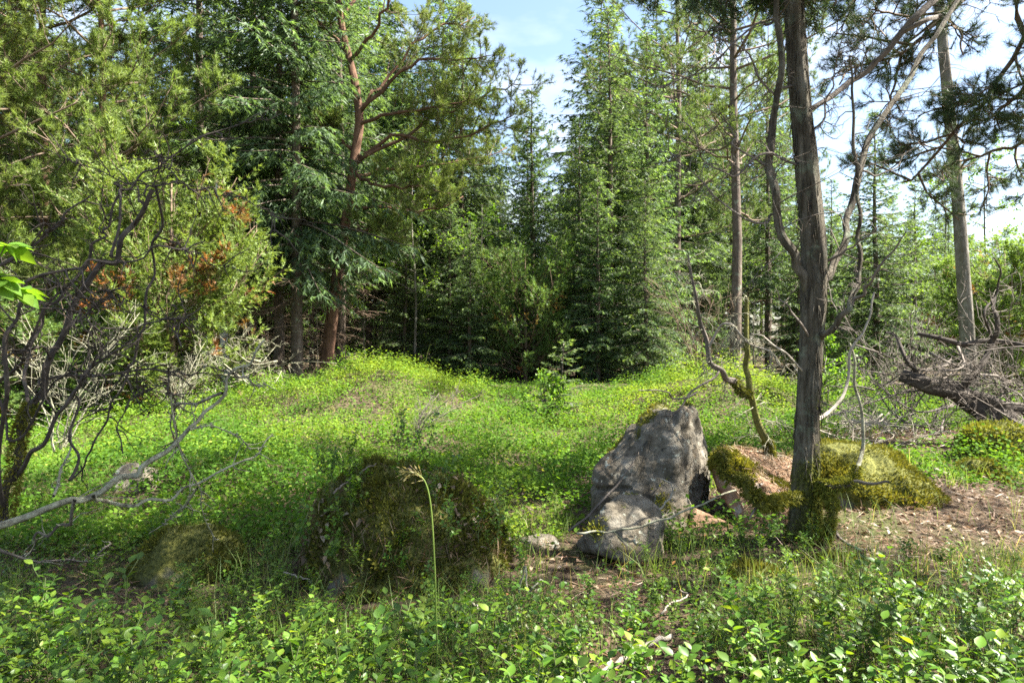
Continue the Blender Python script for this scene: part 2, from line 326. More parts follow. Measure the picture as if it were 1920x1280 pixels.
# ------------------------------------------------------------------ tree builders -> dict part -> mesh
def spruce(seed, H, R, z0, dens=1., dead0=.3, r=.09, droop=.5, sprig=.085, lowdead=1., tipb=0.):
    rg = np.random.default_rng(seed); parts = {}
    kp = 12; tz = np.linspace(0, H, kp); bend = rg.normal(0, .018, (kp, 2)).cumsum(0)*.6
    tp = np.stack([bend[:, 0], bend[:, 1], tz], 1); tp[0, :2] = 0
    tv, tt = tubes(np.vstack([tp[:1]-[0, 0, .25], tp])[None], r*1.15, .006, 10)
    parts['trunk'] = mesh('trunk', tv, tt, None, M['bark'], True)
    def prim(zs, Ls, slope, sag, up):
        n = len(zs); az = np.arange(n)*2.39996+rg.normal(0, .35, n); k = 7; t = np.linspace(0, 1, k)[None]
        tx = np.interp(zs, tz, tp[:, 0]); ty = np.interp(zs, tz, tp[:, 1])
        rad = Ls[:, None]*t; zz = zs[:, None]+Ls[:, None]*(slope[:, None]*t-sag[:, None]*t**2+up*t**3)
        wob = rg.normal(0, .06, n)[:, None]*t**2
        A = az[:, None]+wob
        return np.stack([tx[:, None]+rad*np.cos(A), ty[:, None]+rad*np.sin(A), zz], -1)
    nb = int((H-z0)/.040*min(1, .6+.4*dens)); u = np.linspace(0, 1, nb)+rg.normal(0, .006, nb); u = np.clip(u, 0, .985)
    zs = z0+(H-z0)*u
    Ls = R*(1-u)**.8*rg.uniform(.6, 1.12, nb)+.08
    Ls *= np.where(u < .08, rg.uniform(.4, 1, nb), 1)
    slope = .55*u-.06+rg.normal(0, .07, nb); sag = droop*(1.1-u)*.75
    pr = prim(zs, Ls, slope, sag, .38*droop)
    w1, w2 = tubes(pr, .008+.008*Ls, .002, 3)
    wood = Acc(); wood.add(w1, w2)
    per = np.maximum((Ls/.05*dens).astype(int), 5)
    se, si, st = ramify(pr, per, .08, 1., .40, .09, 52, (0, 0, -.55*droop), .12, .08, 4, True, .72, rg, True)
    parts['branches'] = wood.mesh('branches', M['bark'])
    sl = plen(se); per2 = np.maximum((sl/.030*dens).astype(int), 2)
    idx = np.repeat(np.arange(len(se)), per2)
    t = rg.uniform(.05, 1., len(idx)); p, tan = lerp_path(se, idx, t)
    side = nrm(np.cross(tan, UP)+1e-6)*np.where(np.arange(len(idx)) % 2 == 0, 1, -1)[:, None]
    d = nrm(tan*.75+side*.65+rg.normal(0, .18, tan.shape)+np.array([0, 0, -.35*droop]))
    L = sprig*rg.uniform(.6, 1.25, len(idx))/math.sqrt(min(1, dens)); Wd = L*.27
    fol = Acc()
    base_t = .30+.25*u[si[idx]]+rg.normal(0, .07, len(idx))+.18*(st[si*0+np.arange(len(si))][idx] > .75)
    tipm = (t > .62) & (rg.random(len(idx)) < .55)
    tint = np.clip(base_t+np.where(tipm, .32+tipb, 0)+rg.normal(0, .05, len(idx)), 0, 1)
    V, T, nf = fans(p, d, L, sprig*.17, .45, 3, rg); fol.add(V, T, np.repeat(tint, nf))
    # needles clothing the side twigs themselves
    for j in (0, 2):
        a = se[:, j]; b = se[:, j+1]; l = np.linalg.norm(b-a, axis=1)
        V, T = strips(a, nrm(b-a), l*1.15, .022, rg); fol.add(V, T, np.repeat(np.clip(.35+.12*j+rg.normal(0, .08, len(a)), 0, 1), 4))
    parts['crown'] = fol.mesh('crown', M['spruce'])
    if lowdead and z0 > .8:
        n = int((z0-dead0)/.05*lowdead); zs = rg.uniform(dead0, z0+.5, n); Ls = rg.uniform(.3, .95, n)*R*.75
        dp = prim(zs, Ls, rg.normal(0, .15, n), np.full(n, .25), .05)
        a = Acc(); v, t_ = tubes(dp, .009, .002, 3); a.add(v, t_)
        d2, _, _ = ramify(dp, 9, .2, 1, .4, .08, 50, (0, 0, -.2), .1, .15, 4, True, .6, rg); v, t_ = tubes(d2[:, ::3], .004, .0012, 3, cap=False); a.add(v, t_)
        d3, _, _ = ramify(d2, 5, .2, 1, .5, .04, 50, (0, 0, -.3), .1, .2, 2, False, .5, rg); v, t_ = strips(d3[:, 0], nrm(d3[:, 1]-d3[:, 0]), np.linalg.norm(d3[:, 1]-d3[:, 0], axis=1), .005, rg); a.add(v, t_)
        parts['dead_branches'] = a.mesh('dead_branches', M['deadbrown'])
    return parts

def pine_foliage(limbs, rg, n2=9, n3=6, nn=12, nl=.055, nw=.004, r2=.35, r3=.4, mat='pine', wood='pinebark', tint0=.5, wr=(.012, .004), up=.35, nt_=6):
    """secondary and tertiary shoots with needle tufts on given limb paths (n,k,3)"""
    s2, _, _ = ramify(limbs, n2, .25, 1, r2, .15, 48, (0, 0, up), .12, .14, 5, False, .5, rg)
    s3, _, _ = ramify(s2, n3, .25, 1, r3, .1, 45, (0, 0, up), .15, .16, 4, False, .4, rg)
    W = Acc(); v, t = tubes(s2, wr[0], wr[1], 3, cap=False); W.add(v, t); v, t = tubes(s3[:, ::3], wr[1], .002, 3, cap=False); W.add(v, t)
    idx = np.repeat(np.arange(len(s3)), nt_); tt = np.clip(rg.beta(2.2, 1.1, len(idx)), .15, 1)
    p, tan = lerp_path(s3, idx, tt); d = nrm(tan+rg.normal(0, .35, tan.shape)+np.array([0, 0, .25]))
    Fo = Acc(); V, T = needles(p, d, nn, nl*rg.uniform(.8, 1.2, len(p)), nw, .9, rg)
    Fo.add(V, T, np.repeat(np.clip(tint0+rg.normal(0, .16, len(p)), 0, 1), nn*3))
    return W, Fo
def pine(seed, H, R, z0, nlimb=34, n2=9, n3=6, nn=12, r=.09, nl=.055, nw=.0045, tint0=.5, mat='pine', bark='pinebark', shape=.6, up=.35):
    rg = np.random.default_rng(seed); kp = 10; tz = np.linspace(0, H, kp)
    off = rg.normal(0, .03, (kp, 2)).cumsum(0); off[0] = 0
    tp = np.concatenate([off, tz[:, None]], 1)
    tv, tt = tubes(np.vstack([tp[:1]-[0, 0, .3], tp])[None], r*1.1, .015, 10)
    parts = {'trunk': mesh('trunk', tv, tt, None, M[bark], True)}
    u = np.sort(rg.random(nlimb)); zs = z0+(H-z0)*u*.97; az = np.arange(nlimb)*2.4+rg.normal(0, .4, nlimb)
    prof = np.sin(np.pi*np.clip(.25+.75*u, 0, 1))**shape*.9+.15
    L = R*prof*rg.uniform(.65, 1.1, nlimb); k = 6; t = np.linspace(0, 1, k)[None]
    ox = np.interp(zs, tz, tp[:, 0])[:, None]; oy = np.interp(zs, tz, tp[:, 1])[:, None]
    sl = (.1+.5*u+rg.normal(0, .12, nlimb))[:, None]; A = az[:, None]+rg.normal(0, .25, nlimb)[:, None]*t
    Lk = np.stack([ox+L[:, None]*t*np.cos(A), oy+L[:, None]*t*np.sin(A), zs[:, None]+L[:, None]*(sl*t+.18*t**2)], -1)
    Lk[:, 1:-1] += rg.normal(0, .03, Lk[:, 1:-1].shape)
    W, Fo = pine_foliage(Lk, rg, n2, n3, nn, nl, nw, tint0=tint0, up=up, wr=(.006, .0025), nt_=5)
    v, tt = tubes(Lk, .007+.008*L, .004, 5); W.add(v, tt)
    parts['branches'] = W.mesh('branches', M['greybrown'], True); parts['crown'] = Fo.mesh('crown', M[mat])
    return parts

def juniper(seed, H, R, n=60, dens=1., rust=.25, tlo=.45, thi=.95):
    rg = np.random.default_rng(seed)
    az = rg.random(n)*2*np.pi; zz = rg.uniform(.02, .75, n)*H; k = 6; t = np.linspace(0, 1, k)[None]
    L = R*np.sqrt(np.clip(1-((zz/H-.25)/.85)**2, .1, 1))*rg.uniform(.7, 1.1, n)
    Rr = L[:, None]*t**.8; lift = (H*.28*rg.uniform(.6, 1.3, n))[:, None]*t**1.4
    br = np.stack([Rr*np.cos(az)[:, None], Rr*np.sin(az)[:, None], zz[:, None]+lift], -1)
    st = Acc(); tpth = np.array([[0, 0, -.2], [.02, 0, H*.3], [0, .03, H*.6], [.01, .01, H*.98]])
    v, tt = tubes(resample(tpth, 8)[None], .05, .008, 7); st.add(v, tt); parts = {'trunk': st.mesh('trunk', M['deadbrown'], True)}
    s2, _, _ = ramify(br, int(18*dens), .2, 1, .42, .12, 42, (0, 0, .3), .1, .12, 4, False, .4, rg)
    W = Acc(); v, tt = tubes(br, .012, .004, 4); W.add(v, tt); v, tt = tubes(s2[:, ::3], .004, .0015, 3, cap=False); W.add(v, tt)
    parts['branches'] = W.mesh('branches', M['deadbrown'])
    s3, pi_, _ = ramify(s2, int(7*dens), .2, 1, .45, .06, 40, (0, 0, .15), .05, .12, 3, False, .3, rg)
    idx = np.repeat(np.arange(len(s3)), 4); tt = rg.uniform(.1, 1, len(idx)); p, tan = lerp_path(s3, idx, tt)
    d = nrm(tan+rg.normal(0, .4, tan.shape))
    rusty = rg.random(len(br))*0
    patch = np.array([mnoise.noise(Vector(q*1.7)) for q in s2[:, -1]])
    tn = np.where(patch > .32-rust*.6+.08, rg.uniform(0, .25, len(s2)), rg.uniform(tlo, thi, len(s2)))[pi_[idx]]
    Fo = Acc(); V, T, nf = fans(p, d, rg.uniform(.05, .085, len(p)), .013, .6, 3, rg); Fo.add(V, T, np.repeat(np.clip(tn+rg.normal(0, .05, len(p)), 0, 1), nf))
    parts['crown'] = Fo.mesh('crown', M['juniper']); return parts

def broadtree(seed, H, R, z0, n=22, leaf=.05, r=.03, bark='greybark', tint=.6):
    rg = np.random.default_rng(seed); tp = resample(np.array([[0, 0, -.2], [.05, 0, H*.35], [-.03, .04, H*.7], [.04, 0, H]]), 8)
    tv, tt = tubes(tp[None], r, .004, 7); parts = {'trunk': mesh('trunk', tv, tt, None, M[bark], True)}
    u = rg.random(n); zs = z0+(H-z0)*u*.95; az = rg.random(n)*6.28; L = R*(1.1-.7*u)*rg.uniform(.6, 1.1, n); t = np.linspace(0, 1, 5)[None]
    br = np.stack([L[:, None]*t*np.cos(az)[:, None], L[:, None]*t*np.sin(az)[:, None], zs[:, None]+L[:, None]*(.5*t-.1*t**2)], -1)
    W = Acc(); v, tt = tubes(br, .008, .003, 4); W.add(v, tt)
    s2, _, _ = ramify(br, 9, .2, 1, .4, .12, 45, (0, 0, .1), .05, .15, 4, False, .4, rg); v, tt = tubes(s2, .003, .0012, 3); W.add(v, tt)
    parts['branches'] = W.mesh('branches', M[bark])
    idx = np.repeat(np.arange(len(s2)), 12); p, tan = lerp_path(s2, idx, rg.uniform(.1, 1, len(idx)))
    d = nrm(tan+rg.normal(0, .7, tan.shape)); l = leaf*rg.uniform(.6, 1.2, len(p))
    Fo = Acc(); V, T = strips(p, d, l, l*.62, rg, .4); Fo.add(V, T, np.repeat(np.clip(tint+rg.normal(0, .2, len(p)), 0, 1), 4))
    parts['crown'] = Fo.mesh('crown', M['broad']); return parts

def plant_tree(name, parts, px, d, label, cat='tree', group=None, scale=1., rz=0., tilt=(0, 0), skip=()):
    e = thing(name, label, cat, gpos(px, d, -.02), group, rz, scale, tilt)
    for k_, me in parts.items():
        if k_ not in skip: link(k_, me, e)
    return e

S_TALL = spruce(11, 11.5, 1.9, 1.7, .72, droop=.85, sprig=.11)
S_TALL2 = spruce(12, 10.0, 1.55, 2.2, .65, droop=.7, sprig=.12)
S_MID = spruce(13, 7.6, 1.8, .25, .85, droop=.7, tipb=.12, sprig=.11)
S_MID2 = spruce(14, 6.4, 1.55, .2, .95, droop=.55, tipb=.12, sprig=.11)
S_FAR = spruce(15, 10.5, 2.5, .7, .55, droop=.6, sprig=.17)
S_FAR2 = spruce(16, 12.5, 2.4, 3.2, .5, droop=.6, sprig=.17, lowdead=1.2)
P_YOUNG = pine(21, 8.6, 1.75, 1.3, 84, 12, 6, 8, .07, .075, .0075, .92, bark='pinebark')
P_YOUNG2 = P_YOUNG
P_MAT = pine(23, 11.5, 2.3, 3.0, 52, 10, 6, 7, .10, .08, .008, .5, bark='bark')
J_BIG = juniper(31, 2.9, 1.0, 80, 1.0, -.10, .6, 1.0)
J_DARK = juniper(32, 2.8, 1.15, 80, .9, -.30, .38, .6)
B_TREE = broadtree(41, 4.5, 1.2, 1.2, 30)

# left side
TR = [
 ('pine_tree', P_YOUNG, 200, 9.6, 'dense soft green young pine with thin orange trunk behind the juniper', 1.0, .3),
 ('pine_tree', P_YOUNG2, 95, 10.2, 'bushy light green pine growing between two other pines at forest edge', 1.12, 1.9),
 ('pine_tree', P_YOUNG, -60, 8.8, 'broad pine with lowest boughs above the dead shrub', .95, 4.0),
 ('spruce_tree', S_TALL, 20, 12.2, 'dark spruce standing behind the bushy pines', 1.0, .8),
 ('spruce_tree', S_TALL2, 375, 12.8, 'tall spruce with straight dark trunk and bare upper twigs', 1.25, 2.2),
 ('spruce_tree', S_TALL, 470, 11.8, 'drooping spruce with pale weeping sprays left of two dark trunks', .95, .2),
 ('spruce_tree', S_TALL, 558, 10.8, 'weeping spruce with thick dark trunk rising from the mound edge', 1.05, 3.4),
 ('spruce_tree', S_TALL2, 522, 11.2, 'slim spruce with bare lower trunk beside the thick trunked spruce', .95, 5.0),
 ('spruce_tree', S_TALL2, 640, 13.4, 'spruce half hidden behind the leaning red-barked pine', 1.0, .9),
 ('spruce_tree', S_MID, 860, 16.5, 'narrow spruce whose tip rises beyond the pine crown', 1.18, 1.0),
 ('broadleaf_tree', B_TREE, 775, 12.8, 'slender yellow green leafy tree under the spreading pine', 1.0, .4),
 ('broadleaf_tree', B_TREE, 905, 14.2, 'small bright leafy tree left of the dark bushy juniper', .8, 2.0),
 ('spruce_tree', S_MID2, 995, 15.2, 'small pointed spruce standing alone under the open sky gap', 1.0, .5),
 ('juniper_bush', J_DARK, 985, 12.6, 'dark wide juniper with browned inner twigs behind the young sapling', .85, .7),
 ('spruce_tree', S_MID, 1150, 13.2, 'tall pointed spruce with dark trunk right of the sky gap', .95, 2.9),
 ('spruce_tree', S_MID, 1215, 13.9, 'pointed spruce with bright green tips close behind its taller twin', .92, 4.6),
 ('spruce_tree', S_MID2, 1085, 14.6, 'lower spruce filling the left foot of the two pointed spruces', .85, 1.3),
 ('pine_tree', P_MAT, 1262, 15.5, 'grey green pine with high thin crown behind the spruces', 1.0, .3),
 ('pine_tree', P_MAT, 1378, 10.8, 'pine with straight grey brown trunk behind the leaning mossy stem', .92, 2.3),
 ('spruce_tree', S_TALL2, 1440, 15.8, 'shadowed spruce behind the old forked tree', .75, 2.0),
 ('spruce_tree', S_MID2, 1640, 13.2, 'young spruce with green sprays right of the old tree', .82, 1.6),
 ('spruce_tree', S_MID2, 1560, 15.2, 'low spruce seen just beside the old trunk', .68, 3.0),
 ('spruce_tree', S_MID2, 1715, 17., 'distant low spruce left of the bare pole trunk', .75, 5.2),
 ('broadleaf_tree', B_TREE, 1850, 15., 'leafy light green tree behind the bare pole trunk', 1.15, 1.0),
 ('broadleaf_tree', B_TREE, 1770, 18., 'small leafy tree farther behind the brush pile', 1.2, 3.0),
]
for nm, pr, px, d, lab, s, rz in TR:
    plant_tree(nm, pr, px, d, lab, 'bush' if 'bush' in nm else 'tree', None, s, rz)
plant_tree('juniper_bush', J_BIG, 320, 8.3, 'bright yellow green juniper with rusty patches behind the dead shrub', 'bush', None, (1.0, 1.0, .98), .4)
plant_tree('juniper_bush', J_BIG, 1885, 9.5, 'sunlit green juniper behind the brush pile', 'bush', None, (.85, .85, .72), 2.4)
plant_tree('juniper_bush', J_DARK, 60, 7.6, 'low scraggly juniper under the bushy pines', 'bush', None, (.9, .9, .55), 1.1)

# far stand
def far_stand():
    rg = np.random.default_rng(5); k = 0
    prot = [('spruce_tree', S_FAR), ('spruce_tree', S_FAR2), ('spruce_tree', S_FAR), ('pine_tree', P_MAT), ('spruce_tree', S_FAR2)]
    pts = []
    for row, (d0, d1, st) in enumerate(((16.5, 21, 62), (22, 29, 52), (30, 44, 48))):
        for px in np.arange(-300, 2240, st): pts.append((px+rg.uniform(-24, 24), rg.uniform(d0, d1)))
    for p_, d in pts:
        nm, pr = prot[rg.integers(len(prot))]
        s = rg.uniform(.75, 1.05)
        if d < 21.5 and 560 < p_ < 1320: nm, pr = prot[1]
        if d > 30 and 900 < p_ < 1080: s = .45*d/20; nm, pr = prot[0]
        elif 850 < p_ < 1110: s = .58*d/20*rg.uniform(.75, 1.05)
        if p_ > 1480: s = (.42 if p_ < 1800 else .36)*d/20*rg.uniform(.75, 1.1); nm, pr = ('spruce_tree', S_FAR)
        zone = 'behind the bushy pines' if p_ < 360 else 'behind the weeping spruces' if p_ < 680 else 'behind the spreading red pine' if p_ < 900 else 'below the sky gap' if p_ < 1090 else 'behind the pointed spruces' if p_ < 1300 else 'behind the old forked tree' if p_ < 1600 else 'behind the brush heap'
        lab = 'dim distant '+nm.split('_')[0]+' in the far stand '+zone
        plant_tree(nm, pr, p_, d, lab, 'tree', 'far stand of '+nm.split('_')[0]+'s '+zone, s, rg.random()*6.28)
far_stand()
def understory():
    rg = np.random.default_rng(6)
    for px in np.arange(-200, 2150, 68):
        p_ = px+rg.uniform(-30, 30); d = rg.uniform(13.5, 19)
        if 700 < p_ < 1300: d = rg.uniform(11.8, 14)
        nm, pr, lab = [('spruce_tree', S_MID2, 'low spruce of the undergrowth below the taller forest trees'), ('spruce_tree', S_MID2, 'low spruce of the undergrowth below the taller forest trees'), ('broadleaf_tree', B_TREE, 'low leafy tree of the undergrowth below the taller forest trees')][rg.integers(3)]
        plant_tree(nm, pr, p_, d, lab, 'tree', 'undergrowth '+nm.split('_')[0]+' trees', rg.uniform(.38, .62)*(1 if nm[0] == 's' else 1.2), rg.random()*6.28)
understory()

# ------------------------------------------------------------------ rocks
def rock(name, pts, base, label, mat, voxel=.014, amp=.02, freq=5., soft=2, mossn=0, mossup=.35, mossbias=.0, groove=None, mosslen=.02, extra=None, cat='boulder', mtint=(.5, .2), strata=0., mossfn=None, facet=0.):
    bm = bmesh.new()
    for p in pts: bm.verts.new(p)
    r = bmesh.ops.convex_hull(bm, input=bm.verts); bmesh.ops.delete(bm, geom=[v for v in bm.verts if not v.link_faces], context='VERTS')
    bmesh.ops.triangulate(bm, faces=bm.faces); me0 = bpy.data.meshes.new('hull'); bm.to_mesh(me0); bm.free()
    tmp = bpy.data.objects.new('hull', me0); C.objects.link(tmp)
    md = tmp.modifiers.new('r', 'REMESH'); md.mode = 'VOXEL'; md.voxel_size = voxel
    if soft:
        ms = tmp.modifiers.new('s', 'SMOOTH'); ms.factor = .5; ms.iterations = soft*4
    dg = bpy.context.evaluated_depsgraph_get(); ev = tmp.evaluated_get(dg)
    me = bpy.data.meshes.new_from_object(ev); bpy.data.objects.remove(tmp); bpy.data.meshes.remove(me0)
    n = len(me.vertices); co = np.empty(n*3, np.float32); me.vertices.foreach_get('co', co); co = co.reshape(-1, 3).astype(float)
    no = np.empty(n*3, np.float32); me.vertices.foreach_get('normal', no); no = no.reshape(-1, 3).astype(float)
    dsp = np.array([mnoise.fractal(Vector(p*freq), .8, 2.1, 6)+.7*abs(mnoise.noise(Vector(p*freq*.45))) for p in co])
    if facet: dsp += facet*np.array([mnoise.voronoi(Vector(p*Vector((5, 5, 3.2))))[0][0] for p in map(Vector, co)])
    if strata: dsp += strata*np.array([mnoise.noise(Vector((p[0]*4, p[1]*4, p[2]*26+p[0]*9))) for p in co])
    co = co+no*(dsp*amp)[:, None]
    if groove: co = co-no*groove(co)[:, None]
    mask = np.array([mnoise.fractal(Vector(p*4.5+Vector((3, 7, 1))), .7, 2., 4) for p in co.tolist()] if False else [mnoise.fractal(Vector(p)*4.5, .7, 2., 4) for p in co.tolist()])
    moss = np.clip(.5+(no[:, 2]-mossup)*.9+mask*.75+mossbias, 0, 1) if mossn or mossbias else np.zeros(n)
    if mossfn: moss = mossfn(co, no, mask)
    base = np.asarray(base, float)
    me.vertices.foreach_set('co', (co-base).astype(np.float32).ravel())
    a = me.attributes.new('tint', 'FLOAT', 'POINT'); a.data.foreach_set('value', moss.astype(np.float32))
    me.materials.clear(); me.materials.append(M[mat]); me.polygons.foreach_set('use_smooth', np.ones(len(me.polygons), bool)); me.update()
    root = link(name, me, None, base); tag(root, label, cat)
    if mossn:
        pr = np.clip(moss-.45, 0, 1)**1.2*(co[:, 2] > ground(co[:, 0], co[:, 1])-.05); pr = pr/pr.sum()
        ii = rng.choice(n, mossn, p=pr); b = co[ii]+rng.normal(0, voxel*.5, (mossn, 3))-no[ii]*.004
        d = nrm(no[ii]*1.0+rng.normal(0, .55, (mossn, 3))+UP*.2); l = mosslen*rng.uniform(.4, 1.5, mossn)*(1+.8*np.clip(mask[ii], -.6, 1))
        V, T = strips(b, d, l, l*.33, rng, 0, 0)
        mo = link('moss', mesh('moss', V-base, T, np.repeat(np.clip(mtint[0]+mtint[1]*rng.normal(0, 1, mossn)+.25*mask[ii], 0, 1), 4), M['moss']), root); tag(mo, kind='stuff')
    return root, co, no

def blob(cx, cy_, z0, z1, rx, ry, n=40, sq=.75, seed=0, skew=(0, 0)):
    """points of a lumpy dome"""
    rg = np.random.default_rng(seed); v = nrm(rg.normal(0, 1, (n, 3))); v[:, 2] = np.abs(v[:, 2])*2-1
    v = nrm(v) if sq >= 1 else np.sign(v)*np.abs(v)**sq
    h = (z1-z0); p = np.stack([cx+v[:, 0]*rx, cy_+v[:, 1]*ry, z0+h*(v[:, 2]*.5+.5)], 1)
    p[:, 0] += skew[0]*(p[:, 2]-z0); p[:, 1] += skew[1]*(p[:, 2]-z0)
    return p

def standing_groove(co):
    zc = CAM_H-(917-640)/F*3.62; px = co[:, 0]/co[:, 1]*F+960
    return .025*np.exp(-((co[:, 2]-zc-.10*(co[:, 0]-.45))/.010)**2)*(px < 1185)+.045*np.exp(-((px-1264)/11)**2)*sstep(.52, .62, co[:, 2])+.02*np.exp(-((px-1196+(co[:, 2]-.5)*60)/6)**2)*sstep(.35, .45, co[:, 2])
pts = [P(1112, 1015, 3.60), P(1258, 1035, 3.42), P(1120, 895, 3.66), P(1124, 876, 3.72), P(1170, 826, 3.76), P(1225, 762, 3.90), P(1243, 764, 3.86), P(1270, 774, 3.70), P(1296, 771, 3.80),
       P(1306, 1020, 3.72), P(1318, 822, 4.02), P(1310, 870, 3.98), P(1302, 780, 3.98), P(1120, 1015, 4.2), P(1150, 880, 4.2), P(1240, 765, 4.15), P(1330, 1000, 4.25)]
rock('standing_stone', pts, (.75, 3.75, 0), 'tall grey lichened boulder with sloping pointed top and dark crack', 'granite', .009, .014, 11, 0, 2600, .85, .05, standing_groove, .014, strata=.4, facet=2.6)
pts = [P(1084, 1025, 3.2), P(1106, 995, 3.13), P(1138, 952, 3.15), P(1165, 932, 3.2), P(1205, 934, 3.24), P(1234, 958, 3.22), P(1240, 1040, 3.14), P(1150, 1050, 3.0), P(1225, 1055, 3.0), P(1110, 1000, 3.4), P(1180, 932, 3.32), P(1234, 1005, 3.4), P(1230, 958, 3.34)]
rock('boulder', pts, (.5, 3.2, 0), 'small rounded pale grey boulder leaning on the tall pointed one', 'granite', .009, .012, 11, 1, 1500, .8, .02, None, .012, strata=.25, facet=1.5)
pts = [P(1340, 850, 3.75), P(1352, 846, 3.7), P(1345, 905, 3.66), P(1370, 955, 3.55), P(1420, 1010, 3.42), P(1480, 1030, 3.38), P(1500, 960, 3.5), P(1480, 915, 3.7), P(1400, 880, 3.72), P(1390, 850, 4.1), P(1480, 860, 4.15), P(1520, 900, 4.1), P(1520, 1020, 3.8), P(1360, 890, 4.0), P(1440, 1010, 3.8)]
SLABS = []
def slab_moss(co, no, mask):
    a = P(1345, 852, 3.72); b = P(1485, 935, 3.6); t = np.clip(((co-a)@(b-a))/((b-a)@(b-a)), 0, 1); q = a+t[:, None]*(b-a); return np.clip(.98-np.linalg.norm(co-q, axis=1)/.15+mask*.6, 0, 1)
SL = rock('slab', pts, (1.3, 3.7, .02), 'tilted reddish stone slab with mossy upper edge beside the old trunk', 'redstone', .010, .016, 9, 0, 9000, .45, .05, None, .015, mtint=(.72, .16), mossfn=slab_moss, facet=1.8)
pts = [P(1290, 960, 3.62), P(1300, 950, 3.6), P(1350, 975, 3.5), P(1420, 1020, 3.36), P(1440, 1050, 3.3), P(1300, 1040, 3.35), P(1380, 1060, 3.25), P(1300, 1010, 3.9), P(1400, 1040, 3.8), P(1330, 965, 3.8)]
rock('slab', pts, (1.08, 3.5, .0), 'low reddish slab lying under the tilted one across a dark gap', 'redstone', .011, .012, 7, 2)
rock('boulder', blob(2.18, 4.05, -.45, .37, .52, .5, 90, 1, 3, (-.22, .1)), (2.1, 4.0, 0), 'broad low boulder cushioned in golden green moss right of the old tree', 'mossrock', .012, .05, 4, 2, 30000, .05, .10, None, .016, mtint=(.58, .2))
pts = np.concatenate([blob(-.50, 3.0, -.42, .44, .47, .38, 120, 1, 4, (.03, .08)), [P(610, 915, 3.0), P(880, 950, 3.0), P(895, 1020, 2.95), P(590, 1000, 3.0)]])
BIG, bco, bno = rock('boulder', pts, (-.46, 3.0, 0), 'large dome shaped boulder blanketed in moss and dead leaves', 'mossrock', .012, .045, 4, 2, 32000, .0, .10, None, .017, mtint=(.32, .2))
rock('boulder', blob(-1.40, 2.95, -.3, .22, .24, .2, 50, 1, 6), (-1.45, 2.95, 0), 'dark moss sided block beneath the fallen lichened branch', 'mossrock', .014, .03, 5, 1, 9000, -.2, .15, None, .016, mtint=(.3, .15))
rock('stone', blob(-2.28, 4.15, .0, .27, .16, .14, 30, .7, 7), (-2.28, 4.15, 0), 'small bare blue grey stone behind the dead shrub', 'granite', .01, .008, 9, 2, cat='stone')
rock('stone', blob(.13, 3.35, -.1, .07, .13, .1, 30, .7, 8), (.13, 3.35, 0), 'flat pale stone between the mossy dome and the small boulder', 'granite', .01, .008, 9, 2, cat='stone')
rock('stone', blob(.98, 2.75, -.1, .10, .15, .12, 30, .7, 9), (.98, 2.75, 0), 'rough stone sunk among bilberry leaves under the reddish slabs', 'granite', .01, .012, 9, 2, 600, .6, .05, cat='stone')
rock('boulder', blob(1.36, 2.85, -.2, .10, .22, .16, 36, .75, 10), (1.36, 2.85, 0), 'low mossy hump of stone at the foot of the old tree', 'mossrock', .012, .02, 5, 2, 5000, 0, .1, None, .02, mtint=(.4, .15))
rock('stone', blob(3.35, 4.75, .1, .46, .22, .2, 36, .75, 11), (3.35, 4.75, .2), 'moss capped stone below the brush pile', 'mossrock', .014, .02, 5, 2, 4000, 0, .1, None, .022, cat='stone', mtint=(.6, .15))
rock('stone', blob(2.95, 4.3, .0, .26, .16, .15, 36, .75, 12), (2.95, 4.3, .1), 'little moss capped stone right of the golden moss boulder', 'mossrock', .014, .015, 5, 2, 3000, 0, .1, None, .022, cat='stone', mtint=(.55, .15))

# ------------------------------------------------------------------ the old forked tree
def bark_trunk(path, radii, sides, seed, ridge=.16):
    """thick trunk with stringy vertical ridges"""
    k = len(path); rg = np.random.default_rng(seed)
    tan = nrm(np.gradient(path, axis=0)); a = nrm(np.cross(tan, np.array([.15, .95, .1]))); b = np.cross(tan, a)
    ang = np.arange(sides)/sides*2*np.pi; z = np.linspace(0, 1, k)
    V = np.empty((k, sides, 3)); L = np.linalg.norm(np.diff(path, axis=0), axis=1).sum()
    for j in range(k):
        s = z[j]*L; aa = ang+.5*np.sin(s*.9+seed)           # slow spiral grain
        m1 = np.abs(vnoise(aa/6.2832*13+7*np.sin(aa), np.full(sides, s*1.6+seed))-.5)*2
        m2 = np.abs(vnoise(np.cos(aa)*9+50, np.sin(aa)*9+s*3.2)-.5)*2
        m3 = vnoise(np.cos(aa)*26+80, np.sin(aa)*26+s*9)
        lob = .10*np.sin(2*aa+1.3+s*.5)+.07*np.sin(3*aa+s*.8)+.05*np.sin(5*aa+2-s*.7)
        rr = radii[j]*(1+lob+ridge*(m1-.45)+ridge*.6*(m2-.5)+.08*(m3-.5))
        V[j] = path[j]+rr[:, None]*(a[j]*np.cos(ang)[:, None]+b[j]*np.sin(ang)[:, None])
    idx = np.arange(k*sides).reshape(k, sides); q0, q1 = idx[:-1], idx[1:]
    T = np.concatenate([np.stack([q0, np.roll(q0, -1, 1), np.roll(q1, -1, 1)], -1).reshape(-1, 3), np.stack([q0, np.roll(q1, -1, 1), q1], -1).reshape(-1, 3)])
    return V.reshape(-1, 3), T
TD = 3.22
def path_px(pts, d, k=None, dd=0):
    pp = np.array([P(p[0], p[1], (p[2] if len(p) > 2 else d)) for p in pts]); return resample(pp, k or max(6, len(pts)*4))
LAST = [None]
